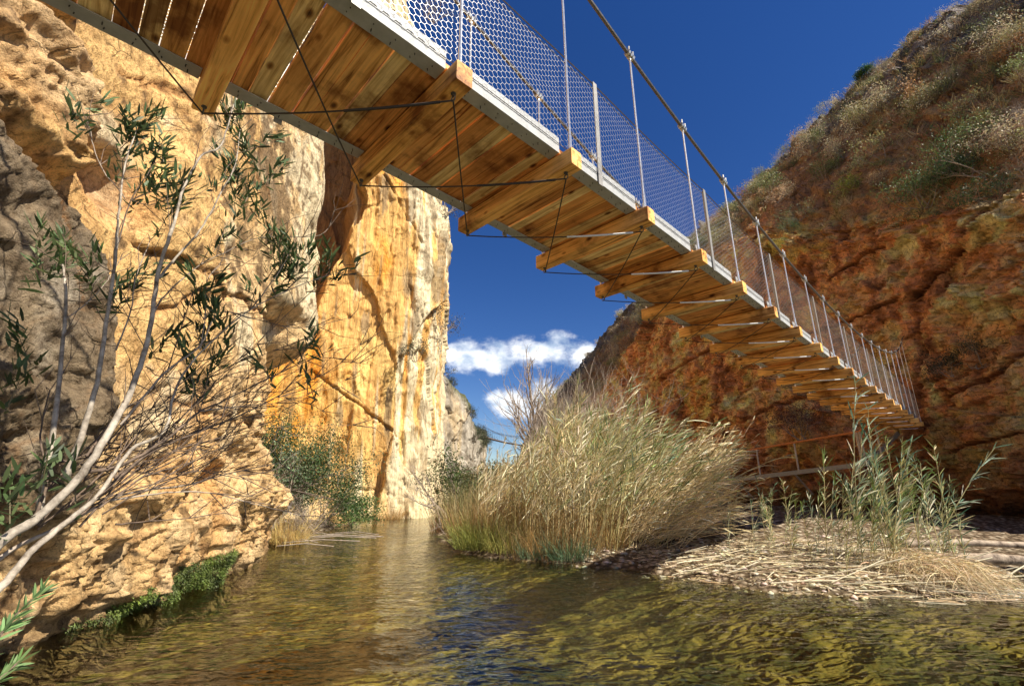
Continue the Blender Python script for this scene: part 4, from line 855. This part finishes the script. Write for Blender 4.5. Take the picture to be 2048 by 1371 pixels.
# --- shrub and tree builders
def branch(mb, tips, p, d, ln, r, depth, spread, up=.15, nk=(2, 4), seg=4, taper=.62, wob=.12):
    n = 5; P_ = [np.array(p, float)]; d = unit(np.array(d, float))
    for k in range(n - 1): d = unit(d + wob * rn(3) + [0, 0, up * .25]); P_.append(P_[-1] + d * ln / (n - 1))
    mb.tube(P_, np.linspace(r, r * taper, n), seg)
    if depth == 0: tips.append((P_[-1], d)); tips.append((P_[2], d)); return
    for k in range(random.randint(*nk)):
        q = random.choice((2, 3, 4, 4)); dd = unit(d + spread * rn(3) + [0, 0, up]); branch(mb, tips, P_[q], dd, ln * random.uniform(.55, .85), r * taper * random.uniform(.6, .85), depth - 1, spread, up, nk, seg, taper, wob)
def leafball(mb, tips, n, rad, size, col, sv=.3, droop=.2):
    T = np.array([t[0] for t in tips]); i = RNG.integers(0, len(T), n); P_ = T[i] + rad * rn(n, 3) * [1, 1, .8]; d = unit(rn(n, 3) + [0, 0, .4])
    lum = vary(col, len(T), sv)[i] * (1 + .2 * rn(n)[:, None]); badd(mb, P_, d, size * (.6 + .8 * rv(n)), size * .42, droop, np.clip(lum, .01, 1), nseg=2)
def shrub(name, loc, H, W, nleaf, size, col, label=None, cat='bush', depth=2, stems=7, twig='twig', group=None, droop=.2, flat=1., sv=.3):
    o = empty(name, loc, label, cat if label or group else None, group); s1, l1 = MB(), MB(); tips = []
    for k in range(stems):
        a = random.uniform(0, 6.28); d = (math.cos(a) * W / H * .8, math.sin(a) * W / H * .8, .9 * flat); branch(s1, tips, (random.gauss(0, W * .05), random.gauss(0, W * .05), -.05), d, H * random.uniform(.42, .62), .014 * H, depth, .5)
    s1.build('stems', M[twig], o)
    if nleaf: leafball(l1, tips, nleaf, W * .11, size, col, sv, droop); l1.build('foliage', M['leaf'], o)
    return o
# bare poplar and bare shrubs behind the reeds
def bare(name, loc, H, label, cat, depth, stems, spread, r, lean=(0, 0), up=.25, group=None, nk=(3, 5)):
    o = empty(name, loc, label, cat, group); tr_, cr_ = MB(), MB(); tips = []
    if stems == 1:
        n = 12; t = np.linspace(0, 1, n); P_ = np.stack([lean[0] * t + .12 * np.sin(t * 5), lean[1] * t, H * .93 * t], 1); tr_.tube(P_, r * (1.05 - t), 6)
        for k in range(46):
            q = random.uniform(.22, .98); p = np.array([np.interp(q, t, P_[:, j]) for j in range(3)]); a = random.uniform(0, 6.28); branch(cr_, tips, p, (math.cos(a) * .75, math.sin(a) * .75, .85), H * .30 * (1.1 - q), r * .40 * (1.15 - q), depth, spread, up, (2, 3), 3)
        tr_.build('trunk', M['twig'], o)
    else:
        for k in range(stems):
            a = random.uniform(0, 6.28); branch(cr_, tips, (0, 0, 0), (math.cos(a) * .7 + lean[0], math.sin(a) * .7 + lean[1], 1), H * random.uniform(.4, .5), r, depth, spread, up, nk, 3)
    cr_.build('branches', M['twig'], o); return o
bx = at(1078, 1000, 27.); bare('bare_poplar', (bx[0], 27, .3), 9.6, 'tall leafless poplar against the clouds at the end of the gorge', 'tree', 2, 1, .35, .20, (-.5, 0))
for (px, y, H, lb) in ((1140, 19, 4.6, 'leafless grey shrub behind the reeds, leftmost'), (1185, 18, 5.2, 'leafless grey shrub behind the reeds, tallest and middle one'), (1215, 16, 4.4, 'leafless grey shrub behind the reeds, right one'), (1100, 22, 3.6, 'low leafless shrub at the foot of the tall poplar')):
    g = at(px, 1000, y); bare('bare_shrub', (g[0], y, .5), H, lb, 'bush', 3, 9, .42, .03)
g = at(905, 1052, 17.5); bare('leaning_dead_tree', (g[0], g[1], 0), 2.6, 'dead dark branch leaning left over the far water', 'dead tree', 3, 2, .5, .05, (-1.3, 0), .2)
shrub('bank_bush', (-2.0, 19.5, .1), 2.2, 2.0, 2600, .10, (.07, .10, .03), 'dark twiggy bush on the right bank behind the dead leaning branch')
shrub('bank_bush', (-2.4, 25, .2), 1.7, 2.0, 3800, .14, (.06, .08, .03), 'dark green bush at the river bend before the far cliff')
shrub('bank_bush', (-1.6, 32, .2), 2.3, 3.0, 3800, .16, (.12, .11, .05), 'olive brown bush in the distance at the river bend')
shrub('bank_bush', (.6, 38, .3), 3.6, 4.0, 3200, .18, (.16, .13, .06), 'tall brownish bush beneath the far footbridge')
shrub('bank_bush', (-4.6, 48, 0), 2.8, 4.5, 3800, .2, (.09, .10, .04), 'dark bush at the foot of the far left cliff')
# left bank
shrub('river_bush', (-7.6, 15.8, .15), 2.9, 2.5, 26000, .07, (.06, .10, .035), 'large dark green bush in the cliff recess on the left bank', stems=12)
shrub('river_bush', (-6.9, 17.6, .1), 1.9, 2.3, 9000, .075, (.06, .11, .03), 'lower green bush spreading over the water right of the large bush', stems=10)
shrub('river_bush', (-6.3, 19.6, .05), 1.1, 1.6, 4200, .075, (.07, .13, .035), 'small green bush at the waterline farthest along the left bank', stems=8)
shrub('river_bush', (-6.45, 13.2, .15), 2.0, 1.2, 1500, .08, (.12, .16, .09), 'grey green thin shrub in front of the large bush')
bare('dead_brush', (-6.1, 14.0, .1), 1.3, 'tangle of dead grey branches hanging over the water by the golden grass', 'dead brush', 3, 12, .6, .012, (.9, -.2), -.05)
mb = MB()
for _ in range(9):
    a = random.gauss(-.2, .3); l_ = random.uniform(.8, 2.2); p = np.array([-5.9 + random.gauss(0, .2), 13.0 + random.uniform(-1, 3), .08]); mb.tube([p, p + [math.cos(a) * l_ * .5, math.sin(a) * l_ * .5, .06], p + [math.cos(a) * l_, math.sin(a) * l_, .0]], .011, 4)
tag(mb.build('fallen_twigs', M['twig']), 'loose bleached twigs lying across the water by the left bank', 'twigs', kind='stuff')

# moss and fern strip along the foot of the near cliff
G_ = LEFTG[:, :, :]; sel = (G_[..., 2] > .02) & (G_[..., 2] < .52) & (G_[..., 1] > 5.7) & (G_[..., 1] < 8.9); Q = G_[sel]; top = .46 - .22 * np.abs(Q[:, 1] - 7.9) / 1.2 * (Q[:, 1] < 7.9) + .10 * vnoise(np.stack([Q[:, 1] * 3, 0 * Q[:, 1], 0 * Q[:, 1]], 1), 5); Q = Q[Q[:, 2] < top]
NM = 26000; k = RNG.integers(0, len(Q), NM); P_ = Q[k] + [.03, 0, 0] + .03 * rn(NM, 3); cl = vnoise(P_ * 5, 8)[:, None] * .5 + .5
mb = MB(); badd(mb, P_, unit(np.stack([.8 + .7 * rn(NM), .8 * rn(NM), .7 * rn(NM)], 1)), .02 + .025 * rv(NM), .011, .5, np.clip(vary((.20, .27, .05), NM, .35) * cl + vary((.07, .08, .04), NM, .3) * (1 - cl), .01, 1), nseg=2)
tag(mb.build('moss_strip', M['leaf']), 'bright green moss and fern growing along the foot of the left cliff', 'moss', kind='stuff')
# small plants on the orange and far cliffs
for (px, py, y, H, lb) in ((830, 722, 23.0, 1.1, 'dark shrub growing from the middle of the orange cliff face'), (888, 665, 25.5, 1.3, 'small dark shrub on the right edge of the orange cliff'), (897, 425, 25.5, 1.5, 'grey shrub high on the right edge of the orange cliff just under the bridge'), (868, 45, 24.5, 2.0, 'green shrub near the top of the orange cliff behind the netting'), (240, 95, 4.9, .45, 'dry grassy tuft hanging on the near left cliff')):
    g = at(px, py, y); o = shrub('cliff_shrub', g, H, H, 700, .09 if y > 6 else .03, (.09, .09, .05) if y > 6 else (.30, .20, .09), lb, 'shrub', 2, 6)
# bushes over the far left cliff
tp = FARG[int(150 * .76)]
protoF = [shrub('cliff_top_bush', (0, 0, 0), 2.6, 2.6, 900, .22, c_, None) for c_ in ((.05, .07, .03), (.08, .09, .045), (.10, .10, .06))]
usedF = set()
for k in range(60):
    q = tp[random.randint(20, len(tp) - 12)] if k % 2 else FARG[random.randint(86, 122), random.randint(20, FARG.shape[1] - 12)]; j = k % 3
    if j in usedF: o = copy_tree(protoF[j])
    else: usedF.add(j); o = protoF[j]
    o.location = tuple(q); s_ = random.uniform(.3, .75); o.scale = (s_,) * 3; o.rotation_euler = (0, 0, random.uniform(0, 6.28)); tag(o, 'dark bush growing over the top of the far left cliff', 'bush', 'bushes over the far left cliff')

# right hillside
hp = [shrub('hillside_shrub', (0, 0, 0), 1.0, 1.1, nl, sz, c_, None, stems=8) for nl, sz, c_ in ((1700, .06, (.24, .28, .11)), (1600, .06, (.38, .36, .17)), (1400, .055, (.50, .38, .24)), (1300, .06, (.60, .52, .36)), (1500, .06, (.46, .26, .12)), (1700, .06, (.14, .20, .09)))]
hp += [bare('hillside_shrub', (0, 0, 0), 1.1, None, None, 3, 8, .45, .012)]
hp[-1]['category'] = 'bush'
usedH = set()
names = ['green', 'olive', 'brown', 'straw coloured', 'rusty', 'dark green', 'leafless grey']
colmax = np.where(P2[:, 0] < 1e9)[0]
r0, r1_ = np.searchsorted(HT, .98), np.searchsorted(HT, 2.03); ncol = HG.shape[1]
cand = []
while len(cand) < 215:
    i_ = random.randint(r0, r1_); j_ = random.randint(0, ncol - 1); q = HG[i_, j_]
    px, py = project(q)
    if not (1080 < px < 2120 and -60 < py < 900): continue
    if random.random() > min(1, (22 / max(q[1], 8)) ** 1.1): continue
    cand.append((q, HT[i_]))
for k, (q, t) in enumerate(cand):
    j = random.choice((0, 1, 2, 3, 4, 5, 6, 1, 3)) if t < 1.75 else random.choice((3, 6, 6, 3, 1))
    if j in usedH: o = copy_tree(hp[j])
    else: usedH.add(j); o = hp[j]
    s_ = random.uniform(.45, 1.15) * (1.0 if t < 1.8 else .7); o.location = tuple(q - [0, 0, .08]); o.scale = (s_ * 1.1, s_ * 1.1, s_); o.rotation_euler = (random.gauss(-.1, .15), random.gauss(-.2, .15), random.uniform(0, 6.28))
    tag(o, names[j] + ' shrub scattered on the slope of the right hillside', 'bush', names[j] + ' shrubs on the right hillside')
mb = MB()      # low dry scrub between them
Hs = HG[r0:r1_]; hx, hy = project(Hs.reshape(-1, 3)); ok = (hx > 1150) & (hx < 2150) & (hy > -80) & (hy < 600); idx = np.where(ok)[0]; Hf = Hs.reshape(-1, 3)
nz_ = fbm(Hf[idx] * .5, 3, 191); idx = idx[nz_ > -.02]; idx = RNG.choice(idx, 1500)
for q in Hf[idx]:
    k_ = random.random(); n = 22; a = rv(n) * 6.28; d = np.stack([np.cos(a) * .7 - .3, np.sin(a) * .7 - .2, .55 + .6 * rv(n)], 1); sz = random.uniform(.2, .55)
    badd(mb, q + .06 * rn(n, 3), d, sz * (.5 + .6 * rv(n)), .014 + .016 * rv(n), .3 * rv(n), vary(random.choice(((.58, .47, .30), (.44, .36, .2), (.33, .33, .15), (.45, .28, .16), (.24, .26, .12))), n, .3), nseg=2, belly=False)
tag(mb.build('slope_scrub', M['straw']), 'low dry scrub and grass covering the slope of the right hillside', 'scrub', kind='stuff')
def hill_hit(px, py):
    """nearest hillside surface point that the photograph shows at this pixel"""
    x_, y_ = project(HG[:, :, :].reshape(-1, 3)); e = (x_ - px) ** 2 + (y_ - py) ** 2 + np.hypot(*HG.reshape(-1, 3)[:, :2].T) * 2; return HG.reshape(-1, 3)[int(np.argmin(e))]
for (px, py, H, W, nl, c_, lb) in ((1860, 395, 1.5, 2.2, 5200, (.12, .20, .07), 'large pale green bush on the brow of the right cliff'), (1975, 335, 1.6, 2.2, 5200, (.08, .15, .05), 'large dark green bush at the right edge of the cliff brow'), (1990, 395, 1.0, 1.6, 2600, (.07, .12, .045), 'dark bush under the large bush on the cliff brow'),
                                  (1700, 378, .6, 1.3, 1800, (.26, .30, .05), 'low yellow green bush left of the large pale green bush'), (1655, 350, .9, 1.2, 2000, (.18, .22, .07), 'olive bush on the brow above the bridge cables'), (1870, 195, 1.0, 1.8, 2600, (.24, .25, .10), 'feathery yellow green shrub halfway up the right slope'),
                                  (1960, 90, 1.2, 1.8, 2400, (.16, .19, .09), 'grey green shrub high on the right slope'), (1600, 430, .8, 1.2, 1500, (.20, .22, .10), 'grey green bush beside the bridge netting'), (1300, 640, 1.2, 1.6, 1800, (.26, .26, .16), 'pale bush at the top of the brown cliff behind the deck'),
                                  (1960, 720, .9, 1.3, 2400, (.06, .07, .035), 'dark bush rooted in the right cliff face beyond the bridge'), (1905, 740, .7, 1.0, 1700, (.05, .055, .03), 'small dark bush on the right cliff beside the bridge end'), (1600, 860, 1.5, 2.0, 3600, (.13, .055, .03), 'dark red brown shrub hanging on the cliff under the bridge')):
    q = hill_hit(px, py); shrub('cliff_bush', q - [.1, 0, .25 * H], H, W, nl, .055, c_, lb, 'bush', 2, 9)
q = hill_hit(1738, 150); o = empty('ridge_pine', q, 'small green pine leaning out from the grey ridge against the sky', 'pine tree'); s1, l1 = MB(), MB(); tips = []
s1.tube([(0, 0, -.2), (-.3, 0, .5), (-.6, 0, .9)], [.09, .07, .05], 6)
for k in range(16): a = random.uniform(0, 6.28); branch(s1, tips, (-.2 - .4 * random.random(), 0, .4 + .5 * random.random()), (math.cos(a), math.sin(a), .35), .7, .03, 1, .5)
leafball(l1, tips, 5200, .16, .12, (.07, .15, .04)); o.scale = (.42, .42, .42); o.location = tuple(np.array(q) - [0, 0, .3]); s1.build('trunk', M['darkbark'], o); l1.build('crown', M['leaf'], o)

# ---------------------------------------------------------------- foreground shrub on the left
TR = empty('foreground_tree', at(-60, 1150, 2.2), 'pale stemmed leaning tree with narrow dark leaves in the left foreground', 'tree')
stems = [  # (photograph points, distance ahead at start and end, radius start and end in metres, bark)
 ([(-90, 1190), (0, 1085), (80, 1030), (165, 945), (232, 840), (268, 765), (300, 660), (318, 540), (350, 440), (366, 380), (402, 312), (442, 290), (468, 210), (485, 178)], 2.2, 3.3, .052, .007, 'bark'),
 ([(-90, 1250), (0, 1175), (70, 1095), (150, 1030), (200, 985), (262, 900), (330, 858), (352, 775), (405, 700), (500, 620), (600, 570), (675, 545)], 2.1, 3.4, .038, .004, 'bark'),
 ([(-60, 1215), (0, 1115), (130, 1048), (200, 1010), (260, 985), (380, 968), (450, 948), (560, 925)], 2.2, 3.6, .020, .004, 'twig'),
 ([(75, 1040), (108, 850), (122, 720), (132, 600), (128, 545), (122, 520)], 2.5, 2.9, .026, .008, 'bark'),
 ([(130, 960), (188, 790), (212, 650), (232, 500), (238, 420), (250, 330), (272, 262)], 2.5, 3.0, .026, .006, 'bark'),
 ([(232, 500), (262, 400), (300, 340), (318, 300)], 2.85, 3.05, .008, .004, 'darkbark'),
 ([(318, 555), (352, 515), (400, 460), (442, 385), (470, 330), (480, 260)], 2.9, 3.3, .015, .005, 'bark'),
 ([(300, 640), (330, 590), (400, 530), (450, 505), (520, 475), (640, 470), (670, 420)], 2.95, 3.6, .010, .003, 'twig'),
 ([(240, 850), (330, 745), (400, 690), (440, 625), (520, 640), (600, 655), (700, 635)], 2.7, 3.7, .012, .003, 'twig'),
 ([(165, 945), (240, 930), (330, 880), (400, 822), (450, 800), (560, 745), (640, 715), (720, 725)], 2.5, 3.7, .018, .003, 'darkbark'),
 ([(200, 985), (300, 905), (380, 870), (480, 830), (560, 790), (660, 740), (720, 690)], 2.6, 3.8, .014, .003, 'darkbark'),
 ([(220, 1000), (330, 985), (420, 985), (520, 1010), (600, 1030)], 2.7, 3.6, .009, .003, 'twig'),
 ([(400, 822), (500, 810), (580, 800), (690, 760)], 3.0, 3.7, .006, .002, 'twig'),
 ([(130, 640), (180, 600), (215, 560), (240, 520)], 2.75, 3.0, .007, .003, 'twig'),
 ([(232, 700), (262, 620), (270, 560), (300, 480)], 2.7, 3.0, .008, .004, 'twig'),
 ([(250, 395), (200, 330), (180, 260), (172, 232)], 2.9, 3.0, .006, .003, 'twig'),
 ([(262, 400), (300, 410), (340, 395)], 2.9, 3.0, .006, .003, 'darkbark'),
 ([(335, 745), (380, 600), (395, 580)], 2.9, 3.1, .006, .003, 'darkbark'),
 ([(400, 700), (410, 640), (415, 560), (440, 530)], 3.0, 3.2, .006, .003, 'twig'),
 ([(500, 620), (560, 540), (575, 500), (540, 470)], 3.2, 3.4, .007, .003, 'twig'),
 ([(60, 1055), (95, 960), (80, 870), (100, 780)], 2.4, 2.7, .012, .005, 'darkbark'),
]
for _ in range(30):
    bx_, by_ = random.uniform(60, 260), random.uniform(900, 1060); ex_, ey_ = random.uniform(380, 720), random.uniform(560, 1000); k1 = random.uniform(-60, 40)
    stems.append(([(bx_, by_), (bx_ * .7 + ex_ * .3 + random.gauss(0, 14), by_ * .7 + ey_ * .3 + k1 * .7), (bx_ * .4 + ex_ * .6 + random.gauss(0, 14), by_ * .4 + ey_ * .6 + k1), (ex_, ey_)], 2.6, random.uniform(3.2, 3.9), random.uniform(.005, .010), .0015, 'darkbark'))
twigpts = []
for pts, y0, y1, ra, rb, mt in stems:
    n = len(pts); ctrl = np.array([at(px, py, y0 + (y1 - y0) * k / (n - 1)) for k, (px, py) in enumerate(pts)])
    # Catmull-Rom
    Q = np.vstack([ctrl[0] * 2 - ctrl[1], ctrl, ctrl[-1] * 2 - ctrl[-2]]); out_ = []
    for k in range(1, len(Q) - 2):
        for t in np.linspace(0, 1, 6, endpoint=False): out_.append(.5 * ((2 * Q[k]) + (-Q[k - 1] + Q[k + 1]) * t + (2 * Q[k - 1] - 5 * Q[k] + 4 * Q[k + 1] - Q[k + 2]) * t * t + (-Q[k - 1] + 3 * Q[k] - 3 * Q[k + 1] + Q[k + 2]) * t ** 3))
    out_.append(ctrl[-1]); out_ = np.array(out_); m_ = MB(); t = np.linspace(0, 1, len(out_)); m_.tube(out_ + .0015 * rn(len(out_), 3), (ra + (rb - ra) * t ** .7) * (.52 if ra > .03 else .66) * (1 + .03 * rn(len(t)) * (t > .02)), 9); part(m_, 'trunk' if ra > .03 else 'branch', M[mt], TR, smooth=True)
    for k in range(len(out_) // 3, len(out_), 4): twigpts.append((out_[k], unit(out_[min(k + 1, len(out_) - 1)] - out_[k - 1]), ra + (rb - ra) * t[k]))
tw = MB()
for p, d, r in twigpts:
    for _ in range(2): 
        dd = unit(d + .6 * rn(3) + [.15, .1, .25]); l_ = random.uniform(.15, .5); q = p + dd * l_ * .5 + .02 * rn(3); tw.tube([p, q, q + unit(dd + .3 * rn(3)) * l_ * .5], [.0035, .0025, .001], 4)
tag(part(tw, 'twigs', M['darkbark'], TR), kind='stuff')
lf = MB()
clusters = [(172, 228, 2.95, 13, 1.4), (150, 235, 2.9, 8, 1.2), (255, 245, 3.0, 22, 1.), (285, 250, 3.0, 24, 1.), (262, 275, 3.05, 18, 1.), (300, 300, 3.05, 16, 1.), (325, 300, 3.0, 14, 1.), (318, 365, 3.0, 20, 1.), (345, 385, 3.0, 22, 1.), (300, 350, 3.05, 14, 1.), (275, 385, 3., 12, 1.), (362, 395, 3.0, 16, 1.), (250, 330, 3., 10, 1.),
  (468, 222, 3.3, 24, 1.), (480, 250, 3.3, 20, 1.), (455, 240, 3.3, 12, 1.), (520, 285, 3.35, 18, 1.), (505, 320, 3.35, 14, 1.), (455, 335, 3.3, 22, 1.), (475, 360, 3.35, 20, 1.), (450, 360, 3.3, 16, 1.), (550, 345, 3.4, 16, 1.), (495, 395, 3.35, 12, 1.), (520, 410, 3.4, 12, 1.), (468, 400, 3.3, 12, 1.),
  (540, 480, 3.4, 14, 1.), (560, 510, 3.4, 26, 1.), (590, 500, 3.45, 20, 1.), (580, 540, 3.4, 24, 1.), (610, 520, 3.45, 22, 1.), (565, 565, 3.4, 18, 1.), (655, 520, 3.5, 16, 1.), (685, 545, 3.5, 14, 1.), (640, 550, 3.5, 14, 1.), (545, 540, 3.4, 14, 1.),
  (130, 512, 2.9, 26, 1.5), (155, 525, 2.9, 18, 1.4), (75, 500, 2.85, 14, 1.4), (185, 540, 2.95, 12, 1.), (100, 545, 2.9, 10, 1.4), (290, 555, 3., 14, 1.), (405, 590, 3.1, 24, 1.), (385, 565, 3.1, 12, 1.), (415, 655, 3.15, 24, 1.), (440, 640, 3.15, 16, 1.), (400, 640, 3.1, 14, 1.), (320, 690, 3.05, 14, .9), (425, 740, 3.15, 20, 1.), (380, 720, 3.1, 16, 1.1), (450, 700, 3.2, 12, 1.),
  (525, 735, 3.4, 14, 1.), (510, 600, 3.35, 12, 1.), (610, 700, 3.5, 16, 1.), (635, 690, 3.55, 10, 1.), (620, 770, 3.5, 8, 1.), (390, 780, 3.1, 14, .8), (330, 440, 3., 8, 1.), (225, 590, 2.9, 12, .9), (250, 590, 2.95, 12, .9), (45, 690, 2.6, 20, .8), (30, 780, 2.6, 14, .8), (60, 960, 2.4, 12, .9), (90, 940, 2.4, 10, .9), (20, 1010, 2.3, 12, 1.), (150, 960, 2.5, 8, .8), (480, 470, 3.3, 8, .8), (440, 480, 3.2, 8, .8)]
for px, py, y, n, br in clusters:
    n = int(n * 2.2)
    c0 = at(px, py, y); ax = unit(np.array([random.gauss(.1, .45), random.gauss(-.1, .35), 1.])); tq = rv(n); base_ = c0 + ax * (tq[:, None] - .5) * .34 + .025 * rn(n, 3); rd = rn(n, 3); rd -= (rd @ ax)[:, None] * ax; rd = unit(rd)
    dr = unit(rd * (.95 - .5 * tq[:, None]) + ax * (.35 + .9 * tq[:, None])); col = vary((.085, .125, .05), n, .3) * br; sidev = unit(np.cross(dr, ax + .2 * rn(n, 3)))
    badd(lf, base_, dr, .07 + .065 * rv(n), .014 + .008 * rv(n), .15 * rv(n), col, nseg=4, side=sidev); lf.tube([c0 - ax * .12, c0 + ax * .07], [.004, .002], 4, (.16, .13, .07))
tag(part(lf, 'leaves', M['leaf'], TR), kind='stuff')
# willow-like sprigs at the lower left corner
for k, (pts, lb) in enumerate((([(-50, 1330), (0, 1270), (35, 1225), (85, 1180)], 'bright green leafy sprig rising at the lower left corner'), ([(-60, 1400), (-10, 1365), (40, 1320)], 'small green leafy sprig at the very bottom left corner'))):
    ctrl = np.array([at(px, py, 1.5 + .05 * j) for j, (px, py) in enumerate(pts)]); o = empty('leafy_sprig', ctrl[0], lb, 'sprig'); m_ = MB(); m_.tube(ctrl, [.005, .0045, .003, .0015][:len(ctrl)], 5, ); part(m_, 'stem', M['darkbark'], o)
    l_ = MB(); n = 64 if k == 0 else 40; t = rv(n) ** .8; s_ = np.linspace(0, 1, len(ctrl)); b_ = np.stack([np.interp(t, s_, ctrl[:, j]) for j in range(3)], 1); ax = unit(ctrl[-1] - ctrl[0]); rd = rn(n, 3); rd -= (rd @ ax)[:, None] * ax
    badd(l_, b_, unit(unit(rd) * .75 + ax), .04 + .025 * rv(n), .008, .1, vary((.15, .24, .09), n, .25), nseg=4); part(l_, 'leaves', M['leaf'], o)
